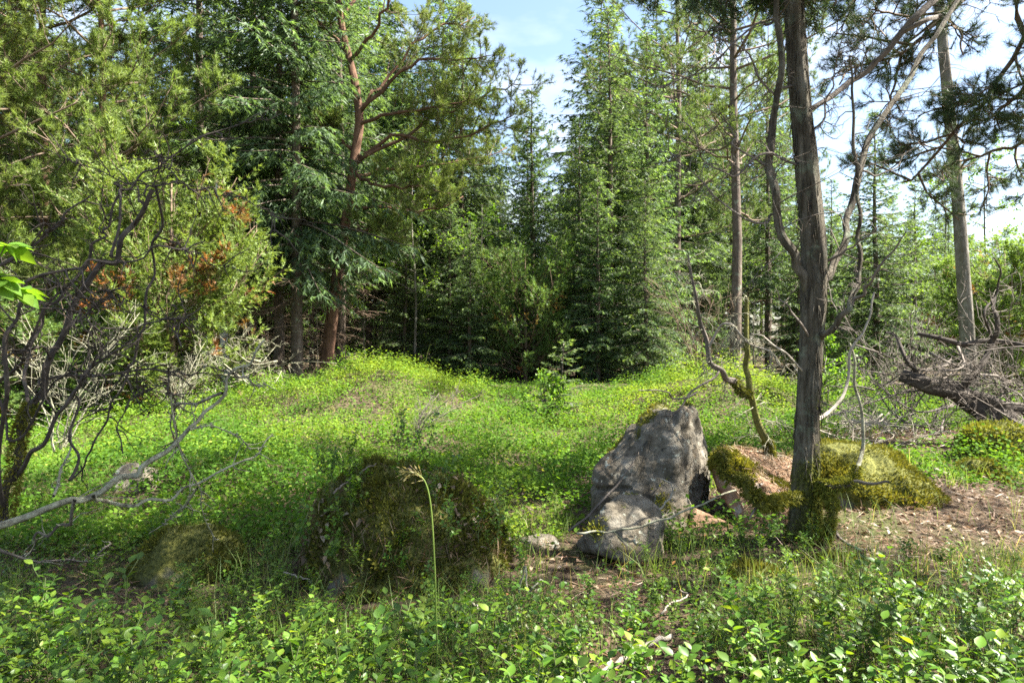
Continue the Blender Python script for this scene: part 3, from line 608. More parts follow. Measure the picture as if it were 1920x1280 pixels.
def branch(parent, base, pts, d, r0, r1, mat, sides=7, name='branch', knob=0., k=None):
    """one traced limb; radii in photo pixels"""
    pa = path_px(pts, d, max(5, len(pts)*2)); n = len(pa)
    if knob: pa[1:] += rng.normal(0, knob*1.6, (n-1, 3))
    pa = resample(pa, k or n*3); n = len(pa)
    dm = d
    v, t = tubes(pa[None], r0*dm/F, r1*dm/F, sides)
    if sides > 6: v, t = bark_trunk(pa, np.linspace(r0, r1, n)*dm/F*.92, sides*2, len(pts), .25)
    if mat in ('oldbark',): c = np.full(len(v), .05)
    else: c = None
    LAST[0] = link(name, mesh(name, v-np.asarray(base), t, c, M[mat], True), parent); return pa
def moss_on(parent, base, pa, r, n, ln=.02, tint=.6, side=None, name='moss'):
    idx = np.zeros(n, int); t = rng.random(n); p, tan = lerp_path(pa[None], idx, t)
    q = rng.normal(0, 1, (n, 3)); q = nrm(q-(q*tan).sum(1, keepdims=True)*tan)+np.array([0, 0, .35]); q = nrm(q)
    rr = np.interp(t, np.linspace(0, 1, len(np.atleast_1d(r))), np.atleast_1d(r)) if np.ndim(r) else r
    b = p+q*np.reshape(rr*np.ones(n), (-1, 1))*.92; l = ln*rng.uniform(.5, 1.3, n)
    V, T = strips(b, nrm(q+rng.normal(0, .5, (n, 3))), l, l*.35, rng, .4, 0)
    o = link(name, mesh(name, V-np.asarray(base), T, np.repeat(np.clip(tint+rng.normal(0, .18, n), 0, 1), 4), M['moss']), parent); tag(o, kind='stuff'); return o

def old_tree():
    base = P(1512, 1010, TD); base[2] = gz(base[0], base[1])
    root = thing('old_tree', 'old rough-barked tree with mossy foot, forked side limbs and bare trunk', 'tree', base)
    cen = [(1508, 1075, 66), (1508, 1035, 47), (1508, 1000, 38), (1508, 960, 33), (1508, 900, 29), (1512, 820, 27), (1517, 720, 26), (1521, 640, 26), (1526, 560, 29), (1527, 480, 29), (1521, 400, 26), (1512, 300, 24), (1502, 200, 23), (1494, 100, 22), (1489, 0, 22), (1482, -150, 20), (1476, -330, 17), (1475, -560, 13), (1480, -850, 9), (1490, -1150, 4)]
    pp = resample(np.array([P(a, b, TD) for a, b, c in cen]), 300); rr = np.interp(np.linspace(0, 1, 300), np.linspace(0, 1, len(cen)), [c for _, _, c in cen])*TD/F*.75
    v, t = bark_trunk(pp, rr, 72, 3)
    zc = v[:, 2]; fb = fbm(v[:, 0]*9+v[:, 1]*7, v[:, 2]*5)
    moss = np.clip(1.05-(zc-.02)/.85+(fb-.5)*1.1+(v[:, 0]-base[0])*3.0, 0, 1)
    link('trunk', mesh('trunk', v-base, t, moss, M['oldbark'], True), root)
    # moss tufts clinging to the foot of the trunk
    wgt = np.clip(moss-.35, 0, 1)*(zc > -.02)*(zc < .95); ii = rng.choice(len(v), 9000, p=wgt/wgt.sum())
    cxy = np.stack([np.interp(v[ii, 2], pp[:, 2], pp[:, 0]), np.interp(v[ii, 2], pp[:, 2], pp[:, 1]), v[ii, 2]], 1)
    q = nrm(v[ii]-cxy); l = .013*rng.uniform(.5, 1.4, len(ii))
    V, T = strips(v[ii]-q*.003, nrm(q+rng.normal(0, .6, q.shape)+[0, 0, -.2]), l, l*.4, rng, .5, 0)
    tag(link('moss', mesh('moss', V-base, T, np.repeat(np.clip(.45+rng.normal(0, .2, len(ii)), 0, 1), 4), M['moss']), root), kind='stuff')
    # shaggy strips of loose bark
    zz = rng.uniform(.35, 2.7, 260); an = rng.uniform(0, 6.28, 260); c0 = np.stack([np.interp(zz, pp[:, 2], pp[:, 0]), np.interp(zz, pp[:, 2], pp[:, 1]), zz], 1); r_ = np.interp(zz, pp[:, 2], rr)
    q = np.stack([np.cos(an), np.sin(an), 0*an], 1); pa = np.stack([c0+q*(r_*1.0)[:, None], c0+q*(r_*1.10)[:, None]+[0, 0, -.05], c0+q*(r_*1.2)[:, None]+[0, 0, -.1]], 1)
    pa[:, 1:] += rng.normal(0, .006, pa[:, 1:].shape); V, T = tubes(pa, .0035, .0012, 3)
    tag(link('loose_bark', mesh('loose_bark', V-base, T, np.zeros(len(V)), M['oldbark']), root), kind='stuff')
    br = lambda pts, r0, r1, mat='oldbark', d=TD, **k: branch(root, base, pts, d, r0*(.74 if mat in ('oldbark', 'dead') else .9), r1*(.74 if mat in ('oldbark', 'dead') else .9), mat, **k)
    limbs = []
    limbs.append(br([(1522, 560), (1502, 520, TD-.03), (1482, 470, TD-.03), (1463, 420, TD-.05), (1451, 340, TD-.05), (1450, 260, TD-.03), (1457, 150, TD-.05), (1462, 50, TD-.05), (1460, -120, TD), (1430, -350, TD-.1), (1400, -600, TD-.1)], 13, 5, sides=12, knob=.006, k=70))
    limbs.append(br([(1525, 640), (1548, 622, TD-.05), (1580, 592, TD-.1), (1600, 560, TD-.1), (1606, 520), (1611, 455), (1608, 380), (1604, 280), (1601, 180), (1590, 105)], 9, 2.5, sides=8, knob=.005, k=60))
    limbs.append(br([(1596, 572, TD-.1), (1618, 552, TD-.12), (1640, 517, TD-.2), (1673, 470, TD-.25), (1700, 437, TD-.3)], 5, 1.5, 'dead', knob=.004))
    limbs.append(br([(1535, 540), (1556, 512, TD+.05), (1568, 490, TD+.1), (1587, 450, TD+.15), (1593, 400, TD+.2), (1612, 312, TD+.25), (1647, 233, TD+.3), (1697, 150, TD+.4), (1747, 77, TD+.5), (1800, 0, TD+.6), (1880, -120, TD+.7)], 11, 6, sides=9, knob=.004, k=60))
    limbs.append(br([(1550, 490, TD), (1580, 470, TD-.05), (1610, 454, TD-.1), (1647, 427, TD-.15)], 4, 1.5, 'dead', knob=.004))
    limbs.append(br([(1613, 318, TD+.25), (1650, 330, TD+.3), (1690, 300, TD+.35), (1725, 258, TD+.4)], 3, 1, 'dead', knob=.004))
    limbs.append(br([(1603, 122, TD), (1606, 150, TD), (1620, 105, TD), (1636, 80, TD), (1640, 40, TD+.05)], 2.5, 1, 'dead', knob=.003))
    a1 = br([(1505, 930, TD), (1470, 935, TD-.12), (1440, 945, TD-.2), (1420, 935, TD-.22), (1395, 905, TD-.2), (1365, 880, TD-.15), (1350, 850, TD-.1)], 11, 7, 'mosswood', sides=9, knob=.006); moss_on(LAST[0], base, a1, .024, 4200, .022, .55)
    a2 = br([(1425, 940, TD-.2), (1415, 955, TD-.22), (1405, 972, TD-.25)], 4, 1.5, 'dead')
    a3 = br([(1515, 905, TD), (1550, 908, TD-.1), (1600, 908, TD-.15), (1640, 905, TD-.18), (1668, 897, TD-.2)], 6, 3, 'dead', sides=7, knob=.004); moss_on(LAST[0], base, a3[:16], .014, 1300, .02, .55)
    a4 = br([(1520, 915, TD), (1560, 908, TD+.12), (1590, 900, TD+.2), (1610, 875, TD+.25), (1617, 820, TD+.3), (1613, 760, TD+.3), (1603, 700, TD+.3), (1598, 640, TD+.3)], 6, 2.5, 'lichtwig', sides=7, knob=.004); moss_on(LAST[0], base, a4[:20], .015, 2200, .022, .75)
    br([(1525, 790, TD), (1552, 772, TD+.15), (1576, 748, TD+.2), (1591, 705, TD+.25), (1597, 655, TD+.25), (1612, 632, TD+.25), (1630, 590, TD+.25), (1637, 548, TD+.25)], 4, 2, 'deadpale', sides=7, knob=.003)
    a5 = br([(1535, 915, TD-.05), (1556, 930, TD-.12), (1560, 965, TD-.15), (1552, 1000, TD-.15), (1546, 1020, TD-.15)], 7, 5, 'mosswood', sides=8, knob=.004); moss_on(LAST[0], base, a5, .018, 1800, .022, .7)
    br([(1520, 640, TD), (1495, 600, TD-.15), (1470, 565, TD-.2), (1450, 540, TD-.25)], 3.5, 1, 'dead', knob=.005)
    br([(1510, 700, TD), (1480, 670, TD-.1), (1440, 640, TD-.15), (1415, 620, TD-.2)], 2.5, 1, 'deadpale', knob=.004)
    for pts in ([(1497, 310), (1430, 290), (1370, 330), (1310, 270), (1285, 240)], [(1490, 160), (1440, 165), (1400, 110), (1340, 60), (1290, 30)], [(1455, 330), (1400, 300), (1350, 210)], [(1470, 20), (1400, 60), (1330, 130), (1250, 160)], [(1455, 400), (1420, 420), (1350, 380), (1300, 330), (1250, 250)], [(1505, 250), (1545, 215), (1560, 150), (1570, 60)]):
        limbs.append(br([(a, b, TD-.04*i) for i, (a, b) in enumerate(pts)], 3.5, 1, 'dead', knob=.012, k=24))
    # fine dead twigs on the upper stems
    pk = np.stack([resample(l, 12) for l in limbs]); A = Acc()
    s2, _, _ = ramify(pk[[0, 1, 3]+list(range(7, len(limbs)))], 16, .12, 1, .16, .12, 65, (0, 0, -.15), .05, .3, 6, False, .4, rng); v, t = tubes(s2, .0035, .001, 3); A.add(v, t)
    s3, _, _ = ramify(s2, 5, .2, 1, .5, .05, 50, (0, 0, -.25), .05, .3, 5, False, .4, rng); v, t = tubes(s3, .0016, .0007, 3); A.add(v, t)
    # short spiky stubs along the right dead stem
    s4, _, _ = ramify(pk[[1]], 90, .3, 1, .02, .025, 75, (0, 0, 0), 0, .2, 3, False, .2, rng); v, t = tubes(s4, .003, .001, 3); A.add(v, t)
    tag(link('twigs', A.mesh('twigs', M['dead'], False, base), root), kind='stuff')
    # live crown above: drooping boughs
    nb = 84; zs = 2.8+4.2*rng.random(nb)**1.4; az = rng.random(nb)*6.28; L = rng.uniform(.6, 1.9, nb)*(1.2-.1*(zs-2.7))*np.clip((zs-2.5)/1.6, .3, 1); tt = np.linspace(0, 1, 7)[None]
    ox = np.interp(zs, pp[:, 2], pp[:, 0])[:, None]; oy = np.interp(zs, pp[:, 2], pp[:, 1])[:, None]
    bo = np.stack([ox+L[:, None]*tt*np.cos(az)[:, None], oy+L[:, None]*tt*np.sin(az)[:, None], zs[:, None]+L[:, None]*(.35*tt-.55*tt**2)], -1)
    W, Fo = pine_foliage(bo, rng, 8, 5, 6, .06, .005, mat='pinedark', tint0=.5, wr=(.006, .0025), up=-.1)
    v, t = tubes(bo, .016, .004, 5); W.add(v, t)
    link('branches', W.mesh('branches', M['dead'], False, base), root); link('crown', Fo.mesh('crown', M['pinedark'], False, base), root)
    # sparse brown needled twigs hanging into view
    h, _, _ = ramify(bo[:24], 5, .3, 1, .35, .25, 60, (0, 0, -.7), .4, .15, 6, False, .2, rng)
old_tree()

def leaning_stem():
    d = 4.0; base = P(1478, 905, d); base[2] = gz(base[0], base[1])
    root = thing('leaning_stem', 'thin crooked mossy stem with drooping lichen twigs left of the old tree', 'tree', base)
    a = branch(root, base, [(1482, 925, d), (1470, 892, d), (1448, 868, d), (1434, 825, d), (1420, 780, d), (1406, 735, d), (1403, 690, d), (1396, 640, d), (1400, 560, d)], d, 9, 4, 'mosswood', 8, 'trunk', .006); moss_on(LAST[0], base, a[:20], .024, 4200, .02, .6)
    b = branch(root, base, [(1408, 738, d), (1372, 716, d-.1), (1345, 690, d-.2), (1322, 620, d-.25), (1306, 560, d-.3), (1296, 480, d-.35)], d, 7, 2, 'dead', 7, 'branch', .008); moss_on(LAST[0], base, b[:8], .02, 1000, .02, .4)
    c = branch(root, base, [(1330, 650, d-.25), (1360, 600, d-.3), (1400, 630, d-.35), (1460, 680, d-.4), (1500, 695, d-.4)], d, 2.5, 1, 'deadpale', 6, 'branch', .008)
    e = branch(root, base, [(1306, 735, d-.25), (1270, 745, d-.3), (1240, 730, d-.35), (1200, 728, d-.4)], d, 2, 1, 'dead', 6, 'branch', .006)
    e2 = branch(root, base, [(1348, 695, d-.2), (1310, 730, d-.25), (1265, 770, d-.3), (1245, 782, d-.3)], d, 2.5, 1, 'dead', 6, 'branch', .006)
    pk = np.stack([resample(x, 10) for x in (a, b, c)]); A = Acc()
    s2, _, _ = ramify(pk, 30, .25, 1, .2, .12, 65, (0, 0, -.35), .1, .3, 6, False, .3, rng); v, t = tubes(s2, .0035, .001, 3); A.add(v, t)
    s3, _, _ = ramify(s2, 7, .2, 1, .5, .05, 50, (0, 0, -.4), .1, .3, 5, False, .4, rng); v, t = tubes(s3, .0016, .0007, 3); A.add(v, t)
    tag(link('twigs', A.mesh('twigs', M['lichtwig'], False, base), root), kind='stuff')
leaning_stem()

# ------------------------------------------------------------------ the red pine with spreading crown
def red_pine():
    d = 11.0; base = np.array(gpos(612, d))
    root = thing('pine_tree', 'leaning red-barked pine spreading its wide open crown over the glade', 'tree', base)
    tp = path_px([(606, 720), (612, 690), (622, 600), (634, 500), (650, 400), (664, 300), (673, 230), (668, 170), (655, 110), (640, 40), (625, -100), (630, -300), (650, -520)], d, 60)
    v, t = bark_trunk(tp, np.interp(np.linspace(0, 1, 60), [0, .25, .5, 1], [.10, .09, .075, .03]), 28, 5, .12)
    link('trunk', mesh('trunk', v-base, t, np.zeros(len(v)), M['pinebark'], True), root)
    L = [[(664, 310), (730, 275), (800, 225), (870, 200), (935, 165), (975, 160)], [(672, 200), (720, 155), (780, 80), (850, 45), (890, 30)], [(668, 235), (740, 210), (810, 205), (880, 190)],
         [(655, 115), (700, 60), (740, -20), (800, -100)], [(655, 330), (720, 320), (800, 310), (880, 300), (950, 280)], [(650, 100), (600, 40), (560, -40)], [(650, 390), (720, 385), (800, 395), (870, 370)],
         [(660, 280), (620, 240), (580, 200)], [(640, 40), (700, -60), (800, -160)], [(630, -60), (680, -160), (750, -260)], [(625, -100), (560, -180), (500, -220)], [(640, 440), (700, 430), (760, 440)],
         [(672, 215), (760, 130), (830, 110), (910, 110)], [(664, 300), (740, 255), (800, 265), (900, 245), (960, 215)], [(630, -250), (700, -330), (760, -380)], [(630, -280), (560, -380), (500, -400)], [(662, 320), (700, 345), (760, 350), (830, 345)]]
    dz = np.linspace(-1.3, 1.3, len(L)); rg2 = np.random.default_rng(8); rg2.shuffle(dz)
    pk = []
    for q, e in zip(L, dz):
        m = len(q); pa = path_px([(a, b, d+e*i/(m-1)) for i, (a, b) in enumerate(q)], d, 14); pa[1:] += rng.normal(0, .025, (13, 3))
        v, t = tubes(pa[None], .034, .008, 7); link('limb', mesh('limb', v-base, t, None, M['pinebark'], True), root); pk.append(pa)
    pk = np.stack(pk)
    W, Fo = pine_foliage(pk, rng, 26, 8, 8, .075, .0065, .36, .42, tint0=.85, wr=(.008, .003), up=.25, nt_=6)
    link('branches', W.mesh('branches', M['greybrown'], False, base), root); link('crown', Fo.mesh('crown', M['pine'], False, base), root)
red_pine()

# ------------------------------------------------------------------ pine standing outside the frame on the right, boughs reaching in
def overhang_pine():
    base = np.array([5.6, 5.0, gz(5.6, 5.0)])
    root = thing('pine_tree', 'pine whose dark needled boughs hang against the bright sky above the brush pile', 'tree', base)
    tp = resample(np.array([base-[0, 0, .3], base+[0, 0, 1.5], base+[-.1, .1, 3.5], base+[0, .1, 6], base+[.1, 0, 9]]), 40)
    v, t = bark_trunk(tp, np.linspace(.17, .04, 40), 24, 9, .12); link('trunk', mesh('trunk', v-base, t, np.zeros(len(v)), M['pinebark'], True), root)
    d = 5.0
    L = [[(2395, 40), (2150, -80), (1990, -60), (1905, 0), (1915, 90), (1860, 170), (1800, 240), (1720, 330), (1690, 345)], [(2390, -60), (2200, -140), (2000, -130), (1850, -40), (1760, 40), (1690, 110)],
         [(2390, 150), (2200, 150), (2050, 210), (1930, 260), (1850, 290), (1780, 310)], [(2390, -150), (2150, -230), (1900, -200), (1700, -110), (1600, -50), (1560, 20)], [(2395, 60), (2200, 60), (2050, 90), (1940, 150), (1880, 200)],
         [(2390, -300), (2000, -420), (1700, -350), (1500, -300)]]
    pk = []
    for i, q in enumerate(L):
        m = len(q); e = [.6, -.5, 1.1, -.3, .2, .5][i]
        pa = path_px([(a, b, d+e*j/(m-1)) for j, (a, b) in enumerate(q)], d, 22); pa[1:] += rng.normal(0, .012, (21, 3))
        v, t = tubes(pa[None], .032, .006, 8); link('limb', mesh('limb', v-base, t, None, M['deadbrown'], True), root); pk.append(pa)
    # long dead limb slanting down past the old trunk
    for q, r0, r1 in (([(2392, -420), (2100, -230), (1900, -95), (1750, 0), (1690, 62), (1650, 110), (1600, 150), (1532, 198), (1490, 225)], 7, 4.5), ([(1690, 62), (1745, 36), (1800, 5), (1880, -40)], 4.5, 3)):
        branch(root, base, [(a, b, 3.75 if a < 1550 else 4.1 if a < 1800 else 4.6) for a, b in q], 4.2, r0, r1, 'dead', 8, 'limb', .004)
    pk = np.stack(pk)
    s1, _, _ = ramify(pk, 10, .3, 1, .22, .5, 50, (0, 0, -.05), .05, .14, 10, False, .3, rng)
    W, Fo = pine_foliage(s1, rng, 8, 5, 11, .055, .0026, .4, .42, tint0=.4, wr=(.006, .003), up=.1)
    v, t = tubes(s1, .011, .005, 5); W.add(v, t)
    link('branches', W.mesh('branches', M['deadbrown'], False, base), root); link('crown', Fo.mesh('crown', M['pinedark'], False, base), root)
    up_ = resample(tp[20:], 6)
    nb = 26; zs = rng.uniform(4.2, 9, nb); az = rng.random(nb)*6.28; Lg = rng.uniform(.8, 2.0, nb); tt = np.linspace(0, 1, 6)[None]
    bo = np.stack([base[0]+Lg[:, None]*tt*np.cos(az)[:, None], base[1]+Lg[:, None]*tt*np.sin(az)[:, None], zs[:, None]+Lg[:, None]*(.3*tt)], -1)
    W, Fo = pine_foliage(bo, rng, 7, 5, 6, .07, .007, wr=(.01, .004)); v, t = tubes(bo, .03, .008, 5); W.add(v, t)
    link('upper_branches', W.mesh('upper_branches', M['pinebark'], False, base), root); link('upper_crown', Fo.mesh('upper_crown', M['pine'], False, base), root)
overhang_pine()

e = thing('pine_tree', 'unseen slim pine added to dapple the foreground with shade', 'tree', (3.3, 1.9, gz(3.3, 1.9)-.02), None, 1.0, (.6, .6, .8))  # sun blocker out of view, added only to dapple the foreground
for k_, me in P_MAT.items(): link(k_, me, e)
e = thing('pine_tree', 'unseen slender pine added to cast shade on the mossy dome', 'tree', (4.7, 2.95, gz(4.7, 2.95)-.02), None, 3.0, (.6, .55, .85))  # second added blocker, also unseen, keeps sun off the dome
for k_, me in P_MAT.items(): link(k_, me, e)

# ------------------------------------------------------------------ bare pole trunk, birches
def pole():
    d = 8.6; base = np.array(gpos(1820, d)); root = thing('bare_trunk', 'tall smooth grey trunk rising bare beside the brush pile', 'tree', base)
    tp = path_px([(1824, 745), (1818, 690), (1810, 560), (1800, 420), (1790, 300), (1778, 180), (1766, 60), (1755, -60), (1745, -300), (1740, -550)], d, 40)
    v, t = bark_trunk(tp, np.linspace(.085, .04, 40), 20, 6, .07); link('trunk', mesh('trunk', v-base, t, np.zeros(len(v)), M['greybark'], True), root)
    pk = tp[None]; A = Acc(); s2, _, _ = ramify(pk[:, 8:30], 26, 0, 1, .06, .25, 80, (0, 0, -.15), .05, .2, 6, False, .2, rng); v, t = tubes(s2, .007, .002, 4); A.add(v, t)
    link('stubs', A.mesh('stubs', M['dead'], False, base), root)
    nb = 12; zs = rng.uniform(7.0, 8.8, nb); az = rng.random(nb)*6.28; Lg = rng.uniform(.6, 1.6, nb); tt = np.linspace(0, 1, 6)[None]
    cx = np.interp(zs, tp[:, 2], tp[:, 0])[:, None]; bo = np.stack([cx+Lg[:, None]*tt*np.cos(az)[:, None], d+Lg[:, None]*tt*np.sin(az)[:, None], zs[:, None]+Lg[:, None]*.3*tt], -1)
    W, Fo = pine_foliage(bo, rng, 7, 5, 9, .06, .005); link('branches', W.mesh('branches', M['pinebark'], False, base), root); link('crown', Fo.mesh('crown', M['pine'], False, base), root)
pole()
for px, top, d, r, lab in ((388, 250, 10.4, .05, 'thin white birch trunk showing below the rusty juniper'), (425, 200, 11.2, .075, 'stouter pale birch trunk beside the weeping spruce')):
    base = np.array(gpos(px, d)); root = thing('birch_tree', lab, 'tree', base)
    tp = np.stack([base+[0, 0, -.2], base+[-.04, 0, 1.2], base+[.06, 0, 2.2], base+[.12, .1, 3.3]]); v, t = tubes(resample(tp, 14)[None], r, r*.4, 9)
    link('trunk', mesh('trunk', v-base, t, None, M['birch'], True), root)
    bt = broadtree(60+px, 4.2, 1.0, 2.4, 14, .045, r*.2); o = link('crown', bt['crown'], root); link('branches', bt['branches'], root)

# ------------------------------------------------------------------ dead shrub on the left, brush piles, sticks
def dead_shrub():
    d = 2.7; base = P(20, 960, d); base[2] = gz(base[0], base[1])
    root = thing('dead_shrub', 'dead leaning shrub of dark crooked stems with a mossy foot', 'shrub', base)
    ST = [([(8, 985), (28, 860), (48, 785), (72, 727), (97, 677), (113, 634), (160, 544), (207, 480), (247, 427), (292, 348)], 11, 7, 0),
          ([(25, 900), (67, 844), (107, 777), (143, 727), (160, 694), (207, 657), (267, 620), (327, 577)], 7, 2, -.15),
          ([(10, 960), (0, 850), (5, 727), (3, 660), (33, 587), (53, 537), (77, 517), (140, 507), (187, 490), (253, 482), (333, 460), (383, 449)], 6.5, 2, -.3),
          ([(30, 850), (47, 737), (50, 677), (80, 600), (110, 554), (167, 487), (187, 447), (200, 427), (225, 358), (222, 345)], 6, 3, .2),
          ([(-40, 560), (0, 504), (37, 480), (77, 447), (107, 427), (163, 357)], 5, 2.5, -.4),
          ([(75, 722), (117, 704), (200, 702), (300, 695), (347, 692), (417, 697)], 4.5, 2, .1),
          ([(292, 350), (293, 427), (287, 494), (277, 560), (267, 620), (250, 677), (230, 720), (207, 770), (187, 810), (160, 858), (140, 900)], 5, 3, .25),
          ([(130, 900), (140, 853), (143, 760), (150, 727), (180, 677), (230, 640)], 4.5, 2, .15),
          ([(207, 480), (222, 380), (230, 360), (277, 327), (333, 287), (400, 248), (480, 220), (527, 220)], 4.5, 1.5, .2),
          ([(263, 400), (263, 373), (240, 343), (150, 310), (80, 277)], 3, 1, .2),
          ([(270, 365), (293, 345), (350, 347), (400, 363), (450, 370), (500, 390), (520, 430)], 3, 1, .1),
          ([(330, 345), (310, 310), (282, 283)], 2, 1, .15), ([(290, 440), (340, 463), (380, 487), (450, 508)], 2.5, 1, .2),
          ([(53, 537), (90, 575), (145, 580), (200, 620), (260, 660)], 3, 1, -.3), ([(77, 517), (120, 545), (150, 570), (210, 640)], 2.5, 1, -.3),
          ([(160, 544), (200, 545), (230, 560), (290, 575)], 3, 1, 0), ([(97, 677), (60, 650), (20, 660), (-30, 690)], 4, 2, -.2), ([(113, 634), (150, 600), (200, 565)], 4, 1.5, .1),
          ([(315, 690), (322, 730), (330, 770), (325, 850)], 3, 1.5, .1), ([(230, 850), (225, 790), (250, 740), (258, 700)], 2, 1, .1), ([(340, 650), (330, 620), (345, 590), (340, 560)], 2, 1, .1),
          ([(0, 750), (30, 830), (90, 720), (150, 690)], 4, 2, -.1), ([(-30, 720), (20, 700), (60, 640), (100, 560), (130, 540)], 5, 2, -.15)]
    pk = []
    for q, r0, r1, e in ST:
        m = len(q); pa = branch(root, base, [(a, b, d+e*min(1, i/2)) for i, (a, b) in enumerate(q)], d, r0*.66, r1*.6, 'deaddark', 7, 'branch', .006); pk.append(resample(pa, 12))
    moss_on(root, base, pk[0][:4], .025, 2500, .018, .6)
    A = Acc(); s2, _, _ = ramify(np.stack(pk), 9, .25, 1, .24, .14, 50, (.1, 0, -.05), .05, .25, 7, False, .4, rng); v, t = tubes(s2, .0035, .001, 4); A.add(v, t)
    s3, _, _ = ramify(s2, 3, .2, 1, .45, .05, 45, (0, 0, 0), .05, .3, 5, False, .4, rng); v, t = tubes(s3, .0018, .0008, 3); A.add(v, t)
    s4, _, _ = ramify(np.stack(pk), 26, .03, 1, .01, .014, 70, (0, 0, 0), 0, .2, 3, False, .1, rng); v, t = tubes(s4, .0035, .0015, 4); A.add(v, t)
    tag(link('twigs', A.mesh('twigs', M['deaddark'], False, base), root), kind='stuff')
dead_shrub()
def fallen_branch():
    d = 2.55; base = P(60, 985, d); base[2] = gz(base[0], base[1])
    root = thing('fallen_branch', 'fallen lichened branch arching over bilberry in front of the dead shrub', 'branch', base)
    dd = .35
    ST = [([(-60, 990), (0, 980), (67, 970), (133, 940), (173, 930), (227, 903), (260, 883), (300, 853), (350, 810), (383, 777), (417, 737), (437, 694), (467, 674), (500, 634)], 8, 2.5, 'lichtwig'),
          ([(175, 930), (200, 945), (267, 946), (333, 926), (400, 893), (473, 853), (520, 815)], 4, 1.3, 'lichtwig'), ([(140, 938), (143, 973), (100, 996), (67, 1003), (63, 1023), (40, 1040)], 3.5, 1.5, 'dead'),
          ([(320, 740), (343, 853), (370, 913), (383, 960), (407, 1006)], 2, 1, 'lichtwig'), ([(-20, 1020), (40, 1045), (75, 1055), (120, 1050), (170, 1045), (210, 1020)], 3.5, 1.5, 'dead'),
          ([(370, 915), (340, 955), (305, 983)], 2.5, 1, 'lichtwig'), ([(355, 805), (400, 800), (440, 815), (470, 840)], 2, 1, 'lichtwig'), ([(100, 930), (110, 890), (130, 850), (135, 800)], 3, 1.5, 'lichtwig'),
          ([(417, 737), (380, 750), (330, 760), (318, 800), (330, 840)], 3, 1.2, 'dead'), ([(437, 700), (470, 715), (500, 720)], 2.5, 1, 'dead')]
    pk = []
    for q, r0, r1, mt in ST:
        m = len(q); pa = branch(root, base, [(a, b, d+dd*i/(m-1)) for i, (a, b) in enumerate(q)], d, r0, r1, mt, 7, 'branch', .005); pk.append(resample(pa, 12))
    A = Acc(); s2, _, _ = ramify(np.stack(pk), 6, .2, 1, .2, .08, 50, (0, 0, 0), .05, .25, 6, False, .4, rng); v, t = tubes(s2, .0028, .0009, 4); A.add(v, t)
    s4, _, _ = ramify(np.stack(pk), 26, .03, 1, .01, .014, 70, (0, 0, 0), 0, .2, 3, False, .1, rng); v, t = tubes(s4, .0032, .0014, 4); A.add(v, t)
    tag(link('twigs', A.mesh('twigs', M['lichtwig'], False, base), root), kind='stuff')
fallen_branch()

def brush(name, label, px, d, n, spread, h, mat, seed, ln=(.8, 1.8), r=.008, cat='brush pile', flatd=None):
    """heap of dead boughs: each bough is a part carrying its own side twigs"""
    rg = np.random.default_rng(seed); base = np.array(gpos(px, d)); root = thing(name, label, cat, base)
    for i in range(n):
        x = rg.normal(0, spread*.5); y = rg.normal(0, .35); z = rg.uniform(0, h)*np.exp(-(x/spread)**2)
        a = rg.uniform(0, 6.28) if flatd is None else flatd+rg.normal(0, .5); el = rg.normal(.15, .35); l = rg.uniform(*ln)
        dr = np.array([np.cos(a)*np.cos(el), np.sin(a)*np.cos(el)*.5, np.sin(el)]); st = np.array([x, y, 0])
        st[2] = gz(base[0]+x, base[1]+y)-base[2]+z
        pts = np.stack([st-dr*l*.5, st+rg.normal(0, .06, 3), st+dr*l*.5+[0, 0, rg.normal(0, .1)]])
        gzz = ground(pts[:, 0]+base[0], pts[:, 1]+base[1])-base[2]; pts[:, 2] = np.maximum(pts[:, 2], gzz)
        pa = resample(pts, 10)[None]; A = Acc(); v, t = tubes(pa, r*rg.uniform(.7, 1.4), r*.25, 5); A.add(v, t)
        s2, _, _ = ramify(pa, 10, .15, 1, .35, .15, 50, (0, 0, .05), .05, .2, 6, False, .5, rg); v, t = tubes(s2, r*.42, .0012, 3); A.add(v, t)
        s3, _, _ = ramify(s2, 4, .2, 1, .4, .06, 45, (0, 0, 0), .05, .25, 4, False, .4, rg); v, t = tubes(s3, .0022, .0009, 3); A.add(v, t)
        link('bough', A.mesh('bough', M[mat]), root)
    return root, base
brush('brush_pile', 'pale tangle of bleached dead boughs below the juniper', 440, 8.6, 22, .75, .75, 'lichtwig', 71, (.6, 1.3), .010)
brush('brush_pile', 'brown heap of dead boughs left behind the dead shrub', 230, 8.8, 18, .9, .5, 'deadbrown', 72, (.7, 1.5), .011)
bp, bb = brush('brush_pile', 'big grey brush heap of dead boughs around the fallen trunk', 1790, 5.9, 58, 1.0, .7, 'dead', 73, (.5, 1.5), .009)
brush('brush_pile', 'thin dead twigs scattered behind the golden moss boulder', 1640, 5.4, 14, .6, .2, 'deadpale', 74, (.4, .9), .006)
